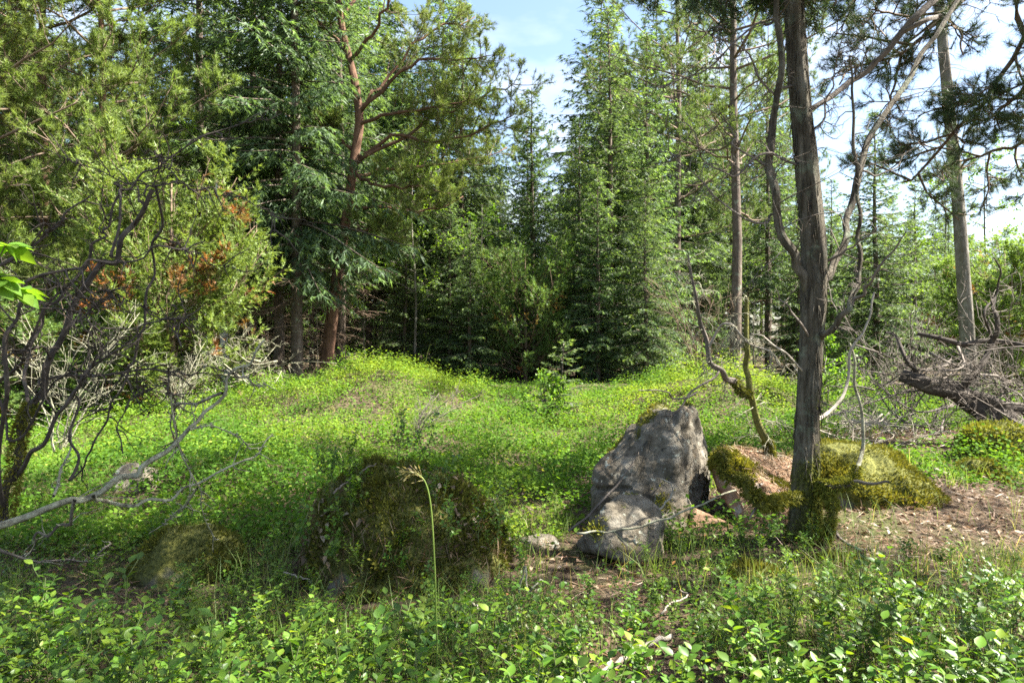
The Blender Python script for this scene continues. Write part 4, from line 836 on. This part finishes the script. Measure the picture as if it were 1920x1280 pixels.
def dry_shrub(name, px, d, h, label, n, mat, seed, lean=(0, 0), r=.006):
    rg = np.random.default_rng(seed); base = np.array(gpos(px, d)); root = thing(name, label, 'shrub', base)
    for i in range(n):
        a = rg.random()*6.28; l = h*rg.uniform(.6, 1.1)
        pts = np.array([[0, 0, -.03], [math.cos(a)*.12*h+lean[0]*.3, math.sin(a)*.12*h, l*.5], [math.cos(a)*.4*h+lean[0], math.sin(a)*.4*h+lean[1], l]])
        pa = resample(pts, 8); pa[1:] += rg.normal(0, .015*h, (7, 3)); pa = pa[None]; A = Acc(); v, t = tubes(pa, r, .0018, 5); A.add(v, t)
        s2, _, _ = ramify(pa, 9, .2, 1, .45, .06, 45, (0, 0, .1), .05, .2, 6, False, .5, rg); v, t = tubes(s2, r*.4, .0013, 3); A.add(v, t)
        s3, _, _ = ramify(s2, 4, .2, 1, .45, .03, 45, (0, 0, .1), .05, .25, 4, False, .4, rg); v, t = tubes(s3, .0018, .0009, 3); A.add(v, t)
        link('stem', A.mesh('stem', M[mat]), root)
dry_shrub('dry_bush', 775, 6.2, .5, 'leafless dry bush with curved twigs between the two mounds', 7, 'dead', 81, (.35, .1))
dry_shrub('dry_bush', 1700, 6.6, 1.1, 'leafless upright bush tangled in the left end of the brush heap', 8, 'dead', 82, (-.2, 0), .009)
dry_shrub('dry_bush', 1900, 7.2, 1.5, 'tall leafless bush rising behind the fallen trunk', 8, 'dead', 83, (.1, 0), .01)
dry_shrub('dry_bush', 110, 5.5, 1.3, 'thin leafless bush behind the dead shrub', 8, 'lichtwig', 84, (.1, 0), .008)
dry_shrub('dry_bush', 330, 7.4, .8, 'grey leafless bush in front of the rusty juniper', 8, 'lichtwig', 85, (.1, 0), .008)
dry_shrub('dry_bush', 1310, 9.8, 1.6, 'shadowed leafless bush behind the right mound', 9, 'deadbrown', 86, (0, 0), .009)
def fallen_trunk():
    d = 5.9; base = np.array(gpos(1880, d)); root = thing('fallen_log', 'dark fallen trunk with upcurved limbs lying across the brush heap', 'log', base)
    for q, r0, r1, nm in (([(1690, 702), (1745, 722), (1800, 742), (1870, 790), (1960, 850), (2080, 930)], 12, 30, 'trunk'), ([(1780, 742), (1830, 700), (1858, 655), (1868, 600), (1860, 560)], 8, 3, 'limb'), ([(1800, 735), (1870, 755), (1960, 780)], 10, 12, 'limb'),
                          ([(1720, 625), (1790, 640), (1860, 635), (1960, 660)], 4, 5, 'limb'), ([(1860, 635), (1845, 590), (1870, 540), (1868, 480)], 3, 1.2, 'limb'), ([(1720, 715), (1700, 670), (1680, 630), (1660, 620)], 5, 2, 'limb')):
        pa = branch(root, base, [(a, b, d-.1*(i % 2)) for i, (a, b) in enumerate(q)], d, r0, r1, 'deaddark', 9, nm, .008)
        A = Acc(); s2, _, _ = ramify(resample(pa, 12)[None], 16, .05, 1, .3, .2, 60, (0, 0, .05), .05, .2, 6, False, .4, rng); v, t = tubes(s2, .005, .0015, 3); A.add(v, t); tag(link('twigs', A.mesh('twigs', M['dead'], False, base), LAST[0]), kind='stuff')
fallen_trunk()
def mossy_stump():
    d = 5.2; base = np.array(gpos(1885, d)); root = thing('mossy_stump', 'short stump draped in bright moss below the fallen trunk', 'stump', base)
    pa = branch(root, base, [(1878, 880), (1876, 840), (1874, 800)], d, 15, 12, 'mosswood', 10, 'trunk', .004); moss_on(LAST[0], base, pa, .055, 3800, .025, .75)
    pa = branch(root, base, [(1790, 822), (1840, 818), (1880, 810), (1940, 805)], d-.05, 5, 7, 'mosswood', 8, 'branch', .004); moss_on(LAST[0], base, pa, .026, 1800, .022, .6)
mossy_stump()

# foreground sticks
SK = [([(1085, 1285, 2.02), (1140, 1255, 2.05), (1200, 1215, 2.12), (1260, 1170, 2.2)], 7, 5, 'deadpale', 'thick bare stick lying in the leaves below the stone slabs'),
      ([(985, 1130, 2.3), (1000, 1175, 2.25), (1040, 1205, 2.2), (1048, 1240, 2.15), (1040, 1275, 2.1)], 3, 2, 'lichtwig', 'crooked thin stick curling among bilberry stems'),
      ([(1082, 1000, 3.1), (1140, 995, 3.08), (1210, 985, 3.05), (1290, 955, 3.05), (1380, 918, 3.1)], 2.5, 1.5, 'lichtwig', 'long thin stick resting in front of the small grey boulder'),
      ([(1066, 995, 3.2), (1110, 960, 3.25), (1160, 905, 3.3), (1190, 860, 3.3), (1197, 848, 3.3)], 2.5, 1.2, 'dead', 'dry stick propped against the tall pointed boulder'),
      ([(1235, 955, 3.2), (1258, 930, 3.2), (1258, 905, 3.2), (1238, 896, 3.2)], 2, 1, 'deadpale', 'hooked twig beside the small grey boulder'),
      ([(965, 1065, 2.6), (985, 1060, 2.62), (988, 1110, 2.55), (1010, 1090, 2.55), (1018, 1088, 2.55)], 2, 1.2, 'lichtwig', 'forked twig standing up right of the mossy dome'),
      ([(1560, 975, 3.3), (1590, 1030, 3.1), (1650, 1065, 3.0), (1720, 1095, 2.9)], 3, 2, 'dead', 'dark stick lying on brown litter right of the old tree'),
      ([(1240, 1120, 2.4), (1260, 1080, 2.5), (1290, 1060, 2.55), (1275, 1062, 2.6)], 2, 1, 'deadpale', 'pale twig among leaves under the reddish slabs'),
      ([(1750, 880, 4.3), (1790, 900, 4.2), (1830, 915, 4.1)], 5, 2, 'lichtwig', 'split dry stick on the litter right of the golden moss boulder'),
      ([(530, 985, 2.8), (575, 1005, 2.75), (585, 1015, 2.72)], 2, 1, 'deadpale', 'short dry twig left of the mossy dome'),
      ([(880, 1075, 2.5), (895, 1095, 2.45), (900, 1090, 2.45)], 2, 1, 'deadpale', 'tiny bleached twig below the mossy dome'),
      ([(625, 925, 2.78), (660, 895, 2.85), (705, 868, 2.95)], 2, 1.2, 'dead', 'dark twig crossing the left shoulder of the mossy dome'),
      ([(1840, 1140, 2.5), (1880, 1165, 2.4), (1930, 1155, 2.35)], 2.5, 1.5, 'deadbrown', 'brown stick buried in sunlit leaves below the moss capped stones')]
for q, r0, r1, mt, lab in SK:
    pa = np.array([P(*p) for p in q]); g = ground(pa[:, 0], pa[:, 1])
    pa[:, 2] = np.maximum(pa[:, 2], g+.01)
    if not any(q_ in lab for q_ in ('propped', 'resting', 'standing', 'crossing', 'hooked')): pa[:, 2] = np.minimum(pa[:, 2], g+.05)
    if 'standing' in lab: pa[0, 2] = g[0]-.01
    pa = resample(pa, 18); pa[1:-1] += rng.normal(0, .003, (16, 3)); v, t = tubes(pa[None], r0*pa[0, 1]/F, r1*pa[0, 1]/F, 6)
    b0 = pa[0].copy(); tag(link('stick', mesh('stick', v-b0, t, None, M[mt], True), None, b0), lab, 'stick')

# ------------------------------------------------------------------ sapling, fern, grass stalks, broad leaves
plant_tree('spruce_sapling', spruce(91, .95, .33, .05, 2.2, r=.012, droop=.2, sprig=.05, lowdead=0, tipb=.2), 1058, 8.0, 'knee high young spruce sapling glowing in the dip between mounds', 'sapling', None, 1.0, .3)
plant_tree('leafy_shrub', broadtree(92, .55, .35, .08, 22, .035, .008, tint=.85), 1018, 8.0, 'small pale leafy shrub left of the young spruce sapling', 'shrub')
plant_tree('leafy_shrub', broadtree(93, .8, .5, .15, 22, .04, .008, tint=.35), 1545, 7.5, 'small green shrub behind the old trunk', 'shrub')
def fern(px, d, label):
    base = np.array(gpos(px, d)); root = thing('fern', label, 'fern', base)
    for i in range(7):
        a = i*.9+rng.random()*.5; l = rng.uniform(.14, .24); t = np.linspace(0, 1, 9)[:, None]
        dr = np.array([math.cos(a), math.sin(a), 0]); pa = dr*l*.7*t+UP*(l*(1.1*t-.5*t**2)); A = Acc(); v, tt = tubes(pa[None], .0022, .0008, 3); A.add(v, tt)
        s2, _, _ = ramify(pa[None], 30, .15, 1, .4, .012, 70, (0, 0, 0), 0, .02, 3, True, .8, rng, True); V, T = strips(s2[:, 0], nrm(s2[:, -1]-s2[:, 0]), np.linalg.norm(s2[:, -1]-s2[:, 0], axis=1), .011, rng, .2, 2.); A.add(V, T)
        link('frond', A.mesh('frond', M['broad']), root)
fern(1462, 4.3, 'little fern growing behind the mossy foot of the old tree')
def grass_stalk(pts, d, label, seedhead=True):
    pa = path_px(pts, d, 24); b = pa[0].copy(); b[2] = min(b[2], gz(b[0], b[1])); pa = np.vstack([[pa[0][0], pa[0][1], b[2]], pa])
    root = thing('grass_stalk', label, 'grass', b); v, t = tubes(pa[None], .0026, .0012, 4); link('stem', mesh('stem', v-b, t, np.full(len(v), .5), M['grass'], True), root)
    if seedhead:
        A = Acc(); s2, _, _ = ramify(pa[None, 17:], 26, .0, 1, .45, .02, 30, (0, 0, -.2), .1, .1, 4, False, .3, rng); v, t = tubes(s2, .0008, .0004, 3); A.add(v, t, .9)
        V, T = strips(s2[:, -1], nrm(s2[:, -1]-s2[:, -2]), .014, .004, rng); A.add(V, T, 1.); V, T = strips(s2[:, 1], nrm(s2[:, 2]-s2[:, 1]), .012, .004, rng); A.add(V, T, .9); link('seed_head', A.mesh('seed_head', M['grass'], False, b), root)
grass_stalk([(820, 1290), (818, 1150), (814, 1040), (808, 950), (798, 905), (782, 888), (760, 884)], 1.75, 'tall pale grass stalk with nodding head in front of the mossy dome')
for px, y0, y1, d, lab in ((440, 810, 740, 5.5, 'faint grass stalk left of the left mound'), (505, 850, 780, 4.9, 'pale grass stalk in the shaded dip behind the fallen branch'), (932, 900, 790, 4.5, 'single upright grass stalk behind the mossy dome'), (613, 850, 770, 4.8, 'thin grass stalk above the left shoulder of the mossy dome'), (800, 720, 650, 8.2, 'grass stalk on the crest of the left mound'), (1510, 760, 700, 7.6, 'grass stalk on the crest of the right mound')):
    grass_stalk([(px, y0), (px-3, (y0+y1)/2), (px+5, y1), (px+9, y1-4)], d, lab, d < 6)

def leaf_mesh(name, L, W, mat, fold=.25, curl=.2, seg=4, tint=.5):
    """pointed oval leaf folded on its midrib, along +X from the origin"""
    t = np.linspace(0, 1, seg+1); wd = np.sin(np.pi*t**.8)*W*.5; wd[0] = 0; wd[-1] = 0
    V = []; T = []
    for i, (a, b) in enumerate(zip(t, wd)): z = -curl*L*a*a*.5; V += [[a*L, 0, z], [a*L, b, z+fold*b], [a*L, -b, z+fold*b]]
    for i in range(seg):
        q = 3*i; T += [[q, q+3, q+4], [q, q+4, q+1], [q, q+2, q+5], [q, q+5, q+3]]
    return mesh(name, V, T, np.full(len(V), tint), mat, False)
def near_sapling():
    base = np.array([-1.62, 1.75, gz(-1.62, 1.75)]); root = thing('broadleaf_sapling', 'sapling twig bearing large bright green leaves beside the dead shrub', 'sapling', base)
    pts = np.stack([base-[0, 0, .05], base+[-.02, .05, .5], base+[.0, .05, .95], base+[.10, .06, 1.25], base+[.16, .05, 1.35]]); pa = resample(pts, 20); v, t = tubes(pa[None], .006, .002, 6); link('stem', mesh('stem', v-base, t, np.full(len(v), .5), M['bilstem'], True), root)
    tw = np.stack([resample(np.stack([P(-60, 560, 1.78), P(-5, 520, 1.75), P(55, 520, 1.72)]), 10), resample(np.stack([P(-60, 600, 1.8), P(0, 480, 1.76), P(20, 440, 1.74)]), 10), resample(np.stack([P(-60, 600, 1.8), P(-10, 550, 1.8), P(40, 545, 1.8)]), 10)])
    for q in tw: v, t = tubes(q[None], .003, .0015, 5); link('twig', mesh('twig', v-base, t, np.full(len(v), .5), M['bilstem'], True), root)
    ms = [leaf_mesh('leaf', .075, .042, M['broad'], .3, .3, 5, tt) for tt in (.55, .75, .9)]
    for i in range(24):
        q = tw[i % 3]; p = q[4+(i*2) % 6]; o = link('leaf', ms[i % 3], root); o.location = p-base; a = rng.uniform(-1.2, 1.2)
        o.rotation_euler = (rng.normal(0, .4), rng.uniform(-.2, .7), a+(math.pi if rng.random() < .2 else 0)); o.scale = (rng.uniform(.7, 1.15),)*3
near_sapling()

# ------------------------------------------------------------------ ground plants
ROCKS = [(.75, 3.75, .36), (.5, 3.45, .22), (1.3, 3.7, .30), (1.08, 3.5, .22), (2.05, 4.05, .48), (-.46, 3.02, .50), (-1.45, 2.95, .22), (-2.28, 4.15, .15), (1.38, 3.22, .14), (3.35, 4.75, .2), (2.95, 4.3, .16), (.13, 3.35, .12)]
LIT = [(2.05, 3.3, .55, .42), (1.75, 2.9, .35, .26), (2.7, 3.75, .6, .26), (.28, 2.95, .26, .34), (1.05, 4.05, .25, .4), (3.4, 5.3, .7, .5), (-1.5, 2.6, .18, .2), (.36, 2.0, .2, .16)]
def dens(x, y):
    m = .42+.9*(fbm(x*1.6+3, y*1.6+9)-.38)+.25*(fbm(x*5+1, y*5)-.5)
    for a, b, r in ROCKS: m = np.where(np.hypot(x-a, y-b) < r, -1, m)
    for a, b, sx, sy in LIT: m = m-1.5*gauss(x, y, a, b, sx, sy)
    return m
def low(y): return 1-.45*sstep(1.95, 2.4, y)*(1-sstep(3.7, 5.4, y))
def frustum_pts(n, y0, y1, rg, marg=1.12, p=1.):
    y = (y0**p+(y1**p-y0**p)*rg.random(n))**(1/p); x = (rg.random(n)*2-1)*.75*y*marg+rg.normal(0, .1, n); return x, y

# foreground bilberry: prototypes, each a stem mesh plus leaf places
LEAF = [leaf_mesh('leaf', 1.0, .62, M['bil'], .25, .25, 4, tt) for tt in (.12, .26, .38, .5, .68)]
def bil_proto(seed, h):
    rg = np.random.default_rng(seed); W = Acc(); lv = []
    n = rg.integers(2, 4); stems = []
    for i in range(n):
        a = rg.random()*6.28; ln = h*rg.uniform(.65, 1.1); lean = rg.uniform(.05, .35)
        t = np.linspace(0, 1, 9)[:, None]; dr = np.array([math.cos(a), math.sin(a), 0])
        pa = dr*ln*lean*t**1.3+UP*ln*t*(1-.12*t); pa[1:] += rg.normal(0, .006, (8, 3)); pa[0] = [0, 0, -.03]; stems.append(pa)
    st = np.stack(stems); s2, _, _ = ramify(st, 4, .3, .9, .4, .04, 42, (0, 0, .25), .1, .12, 9, False, .4, rg)
    al = np.concatenate([st, s2]); v, t = tubes(st, .0018, .0011, 4); W.add(v, t, .4); v, t = tubes(s2, .0012, .0008, 3); W.add(v, t, .2)
    for pa in al:
        m = 7 if len(lv) < 60 else 4
        for j, tt in enumerate(np.linspace(.3, 1, m)):
            p, tan = lerp_path(pa[None], np.zeros(1, int), np.array([tt])); p = p[0]; tan = tan[0]
            az = j*2.2+rg.random(); d = np.array([math.cos(az), math.sin(az), .15])+tan*.5
            lv.append((p, nrm(d), rg.uniform(.018, .031)*(.8+.3*tt), rg.integers(0, len(LEAF)), rg.normal(0, .35)))
    return W.mesh('stem', M['bilstem']), lv
def leaf_arrays(p, d, L, roll, seg=3, fold=.25, curl=.25, asp=.6):
    """many folded oval leaves at once"""
    n = len(p); side = nrm(np.cross(UP+roll[:, None]*np.array([.6, .5, 0]), d)); up = np.cross(d, side)
    t = np.linspace(0, 1, seg+1); wd = np.sin(np.pi*t**.8)*asp*.5; rows = []
    mid = [p+d*(L*a)[:, None]-up*(curl*.5*L*a*a)[:, None] for a in t]
    V = [mid[0]]
    for i in range(1, seg): V += [mid[i], mid[i]+side*(L*wd[i])[:, None]+up*(fold*wd[i]*L)[:, None], mid[i]-side*(L*wd[i])[:, None]+up*(fold*wd[i]*L)[:, None]]
    V.append(mid[seg]); V = np.stack(V, 1); nv = V.shape[1]; T = [[0, 1, 2], [0, 3, 1]]
    for i in range(seg-2):
        a = 1+3*i; b = a+3; T += [[a, b, b+1], [a, b+1, a+1], [a, a+2, b+2], [a, b+2, b]]
    a = 1+3*(seg-2); e = nv-1; T += [[a, e, a+1], [a, a+2, e]]
    T = (np.arange(n)[:, None, None]*nv+np.array(T)[None]).reshape(-1, 3); return V.reshape(-1, 3), T, nv
BP = [bil_proto(200+i, .20+.03*(i % 6)) for i in range(12)]
JOINED = []
for stm, lv in BP:
    p = np.array([l[0] for l in lv]); d = np.array([l[1] for l in lv]); L = np.array([l[2] for l in lv]); ro = np.array([l[4] for l in lv]); tn = np.array([[.12, .26, .38, .5, .68][l[3]] for l in lv])
    V, T, nv = leaf_arrays(p, d, L, ro, 4); JOINED.append(mesh('leaves', V, T, np.repeat(tn, nv), M['bil']))
def zone_label(x, y):
    px = 960+F*x/y
    if y < 2.35:
        return ('bilberry plant in the sunlit patch below the brown litter' if px > 1400 else 'bilberry plant among twigs below the stone slabs' if px > 1000 else 'bilberry plant in front of the mossy dome' if px > 560 else 'bilberry plant below the fallen lichened branch')
    return ('bilberry plant at the right edge of the brown litter' if px > 1650 else 'bilberry plant at the foot of the stone slabs and old tree' if px > 1080 else 'bilberry plant clinging round the mossy dome' if px > 520 else 'bilberry plant under the arching lichened branch')
def near_plants():
    rg = np.random.default_rng(44); n = 0; tries = 0; pts = []
    x, y = frustum_pts(6000, 1.38, 3.2, rg, 1.02, 1.3); m = dens(x, y); ok = (m > .12)
    for xx, yy in zip(x[ok], y[ok]):
        if len(pts) >= 300: break
        if all((xx-a)**2+(yy-b)**2 > (.05*yy)**2 for a, b in pts): pts.append((xx, yy))
    pts.sort(key=lambda q: q[1])
    for i, (xx, yy) in enumerate(pts):
        k = rg.integers(len(BP)); stm, lv = BP[k]; lab = zone_label(xx, yy)
        e = thing('bilberry_plant', lab, 'plant', (xx, yy, gz(xx, yy)), lab.replace('plant', 'plants'), rg.random()*6.28, rg.uniform(.8, 1.2)*float(low(yy)), (rg.normal(0, .08), rg.normal(0, .08)))
        link('stem', stm, e)
        if i < 110:
            for p, d, L, li, ro in lv:
                o = link('leaf', LEAF[li], e); o.location = p; q = Vector(d).to_track_quat('X', 'Z').to_euler(); q.x += ro; o.rotation_euler = q; o.scale = (L, L, L)
        else: link('leaves', JOINED[k], e)
near_plants()

def tri_leaves(p, d, L, rg):
    s_ = nrm(np.cross(d, UP*.8+rg.normal(0, .5, d.shape)))*(L*.36)[:, None]; V = np.stack([p-s_, p+s_, p+d*L[:, None]], 1).reshape(-1, 3); return V, np.arange(len(V)).reshape(-1, 3), 3
def carpet(name, label, x, y, nst, h, leaf, nl, rg, tint, seg=3, tvar=.08, bright=None):
    """bilberry cover: leaves set on many short twigs, one object"""
    n = len(x); z = ground(x, y); A = Acc()
    hh = h*low(y)*rg.uniform(.6, 1.15, n)*np.clip((fbm(x*1.9+7, y*1.9+2, 2)-.28)*3.6, .3, 2.0); lean = rg.normal(0, .3, (n, 2))
    top = np.stack([x+lean[:, 0]*hh, y+lean[:, 1]*hh, z+hh], 1); bot = np.stack([x, y, z-.02], 1)
    if nst: v, t = tubes(np.stack([bot, (bot+top)/2+rg.normal(0, .006, (n, 3)), top], 1), .0016, .001, 3, cap=False); A.add(v, t, .15)
    idx = np.repeat(np.arange(n), nl); m = len(idx); u = rg.uniform(.3, 1.02, m)[:, None]
    sp = rg.normal(0, .022+.02*(h/.15), (m, 3)); sp[:, 2] *= .5
    p = bot[idx]*(1-u)+top[idx]*u+sp
    d = nrm(np.concatenate([rg.normal(0, 1, (m, 2)), rg.normal(.15, .35, (m, 1))], 1)); L = leaf*rg.uniform(.6, 1.25, m)
    tn = np.clip(tint[idx]+rg.normal(0, tvar, m), 0, .82); tn = np.where(rg.random(m) < .012, 1., tn)
    V, T, nv = leaf_arrays(p, d, L, rg.normal(0, .5, m), seg) if seg > 1 else (*strips(p, d, L, L*.6, rg), 4) if seg == 1 else tri_leaves(p, d, L, rg)
    A.add(V, T, np.repeat(tn, nv)); o = link(name, A.mesh(name, M['bil' if seg > 1 else 'bilfar'])); tag(o, label, 'bilberry', kind='stuff')
rg = np.random.default_rng(77)
x, y = frustum_pts(4600, 1.3, 3.6, rg, 1.15, 1.4); k = dens(x, y) > .12+.40*rg.random(len(x)); x, y = x[k], y[k]
carpet('bilberry_cover', 'low bilberry leaves filling the foreground between plants', x, y, 1, .09, .022, 10, rg, .15+.5*fbm(x*2, y*2), 2)
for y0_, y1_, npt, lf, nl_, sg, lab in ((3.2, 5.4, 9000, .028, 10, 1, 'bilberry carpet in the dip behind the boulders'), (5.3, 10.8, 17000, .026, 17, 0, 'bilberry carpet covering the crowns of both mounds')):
    x, y = frustum_pts(npt, y0_, y1_, rg, 1.15, 1.7); k = dens(x, y) > .05+.40*rg.random(len(x)); k &= ~((y > 9.6) & (rg.random(len(x)) < .5)); x, y = x[k], y[k]
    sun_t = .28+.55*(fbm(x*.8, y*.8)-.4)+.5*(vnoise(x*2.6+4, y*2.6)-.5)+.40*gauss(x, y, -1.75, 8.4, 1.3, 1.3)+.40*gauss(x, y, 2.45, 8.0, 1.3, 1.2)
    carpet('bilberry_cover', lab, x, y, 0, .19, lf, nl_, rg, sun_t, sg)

def grass(n, y0, y1, h, wd, rg, name, label, cond, tint=.4):
    x, y = frustum_pts(n, y0, y1, rg, 1.15, 1.5); k = cond(x, y, rg); x, y = x[k], y[k]; n = len(x); z = ground(x, y)
    hh = h*rg.uniform(.5, 1.2, n); a = rg.normal(0, .35, (n, 2)); p0 = np.stack([x, y, z-.01], 1); p1 = p0+np.stack([a[:, 0]*hh*.4, a[:, 1]*hh*.4, hh*.6], 1); p2 = p0+np.stack([a[:, 0]*hh*1.2, a[:, 1]*hh*1.2, hh], 1)
    s = nrm(np.concatenate([rg.normal(0, 1, (n, 2)), np.zeros((n, 1))], 1))*wd*.5
    V = np.stack([p0-s, p0+s, p1-s*.8, p1+s*.8, p2], 1).reshape(-1, 3); i = np.arange(n)[:, None]*5; T = np.concatenate([i+[[0, 1, 3]], i+[[0, 3, 2]], i+[[2, 3, 4]]])
    o = link(name, mesh(name, V, T, np.repeat(np.clip(tint+rg.normal(0, .25, n), 0, 1), 5), M['grass'])); tag(o, label, 'grass', kind='stuff')
grass(26000, 1.35, 4.4, .16, .0026, rg, 'grass', 'fine grass blades among the foreground bilberry', lambda x, y, r: (fbm(x*2+40, y*2) > .38+.25*r.random(len(x))) & (dens(x, y) > -.15-.9*r.random(len(x))**3), .42)
grass(16000, 4.2, 10, .17, .004, rg, 'grass', 'fine grass blades between the mounds', lambda x, y, r: (fbm(x*1.2+20, y*1.2) > .45+.2*r.random(len(x))) & (dens(x, y) > -.5), .35)

def litter():
    rg = np.random.default_rng(55)
    # dead needles and stalks lying everywhere near
    x, y = frustum_pts(60000, 1.3, 6.5, rg, 1.1, 1.4); w_ = .30+sum(1.0*gauss(x, y, a, b, sx*1.2, sy*1.2) for a, b, sx, sy in LIT); k = rg.random(len(x)) < w_; x, y = x[k], y[k]
    n = len(x); z = ground(x, y)+rg.uniform(.003, .03, n); a = rg.random(n)*6.28; d = np.stack([np.cos(a), np.sin(a), rg.normal(0, .3, n)], 1); L = rg.uniform(.03, .10, n)
    V, T = strips(np.stack([x, y, z], 1), nrm(d), L, .003, rg); o = link('needle_litter', mesh('needle_litter', V, T, np.repeat(rg.random(n), 4), M['straw'])); tag(o, 'fallen dry needles and stalks strewn over the ground', 'litter', kind='stuff')
    x, y = frustum_pts(24000, 1.3, 7, rg, 1.1, 1.5); w_ = .10+sum(1.0*gauss(x, y, a, b, sx, sy) for a, b, sx, sy in LIT); k = rg.random(len(x)) < w_; x, y = x[k], y[k]
    n = len(x); z = ground(x, y)+rg.uniform(.004, .018, n); a = rg.random(n)*6.28; d = nrm(np.stack([np.cos(a), np.sin(a), rg.normal(.1, .3, n)], 1)); L = rg.uniform(.014, .042, n)
    V, T, nv = leaf_arrays(np.stack([x, y, z], 1), d, L, rg.normal(0, .8, n), 2, .5, .6, .55); o = link('leaf_litter', mesh('leaf_litter', V, T, np.repeat(rg.random(n), nv), M['litter'])); tag(o, 'brown dead leaves covering the bare ground', 'litter', kind='stuff')
    # leaves, needles and hanging roots on the mossy dome
    ok = np.where((bno[:, 2] > .1) & (bco[:, 2] > .1))[0]; cl = fbm(bco[ok, 0]*5, bco[ok, 1]*5+bco[ok, 2]*4); ok = ok[cl > .5]; ii = rg.choice(ok, 260); p = bco[ii]+bno[ii]*.012; d = nrm(np.cross(bno[ii], rg.normal(0, 1, (260, 3)))+bno[ii]*.15)
    V, T, nv = leaf_arrays(p, d, rg.uniform(.018, .042, 260), rg.normal(0, .6, 260), 3, .5, .5, .55); b = np.array([-.46, 3., 0]); tag(link('dead_leaves', mesh('dead_leaves', V-b, T, np.repeat(rg.random(260), nv), M['litter']), BIG), kind='stuff')
    ii = rg.choice(np.where(bco[:, 2] > 0)[0], 2600); p = bco[ii]+bno[ii]*.012; d = nrm(np.cross(bno[ii], rg.normal(0, 1, (2600, 3)))+[0, 0, -.5]); V, T = strips(p, d, rg.uniform(.04, .11, 2600), .0028, rg, .4)
    tag(link('dead_stalks', mesh('dead_stalks', V-b, T, np.repeat(rg.random(2600), 4), M['straw']), BIG), kind='stuff')
litter()

def slab_litter():
    rg = np.random.default_rng(56); o, co, no = SL; b = np.array([1.3, 3.7, .02]); ok = np.where(no[:, 2] > .45)[0]; ii = rg.choice(ok, 2200); p = co[ii]+no[ii]*rg.uniform(.002, .012, (2200, 1)); d = nrm(np.cross(no[ii], rg.normal(0, 1, (2200, 3)))+no[ii]*.1)
    V, T = strips(p, d, rg.uniform(.03, .08, 2200), .0032, rg); tag(link('dead_needles', mesh('dead_needles', V-b, T, np.repeat(rg.random(2200), 4), M['straw']), o), kind='stuff')
    ii = ii[:420]; V, T, nv = leaf_arrays(co[ii]+no[ii]*.006, d[:420], rg.uniform(.015, .035, 420), rg.normal(0, .6, 420), 2, .5, .5, .55); tag(link('dead_leaves', mesh('dead_leaves', V-b, T, np.repeat(rg.random(420), nv), M['litter']), o), kind='stuff')
slab_litter()
def dome_plants():
    rg = np.random.default_rng(66); ok = np.where((bno[:, 1] < .2) & (bco[:, 2] > .05) & (bco[:, 2] < .45))[0]
    lab = 'bilberry plant rooted on the side of the mossy dome'
    for j in range(30):
        i = rg.choice(ok); k = rg.integers(len(BP)); e = thing('bilberry_plant', lab, 'plant', bco[i], 'bilberry plants on the mossy dome', rg.random()*6.28, rg.uniform(.55, .9), (rg.normal(.25, .15), rg.normal(0, .2)))
        link('stem', BP[k][0], e); link('leaves', JOINED[k], e)
dome_plants()
tot = sum(len(m.polygons) for m in bpy.data.meshes); print('TRIS', tot, 'OBJ', len(bpy.data.objects))
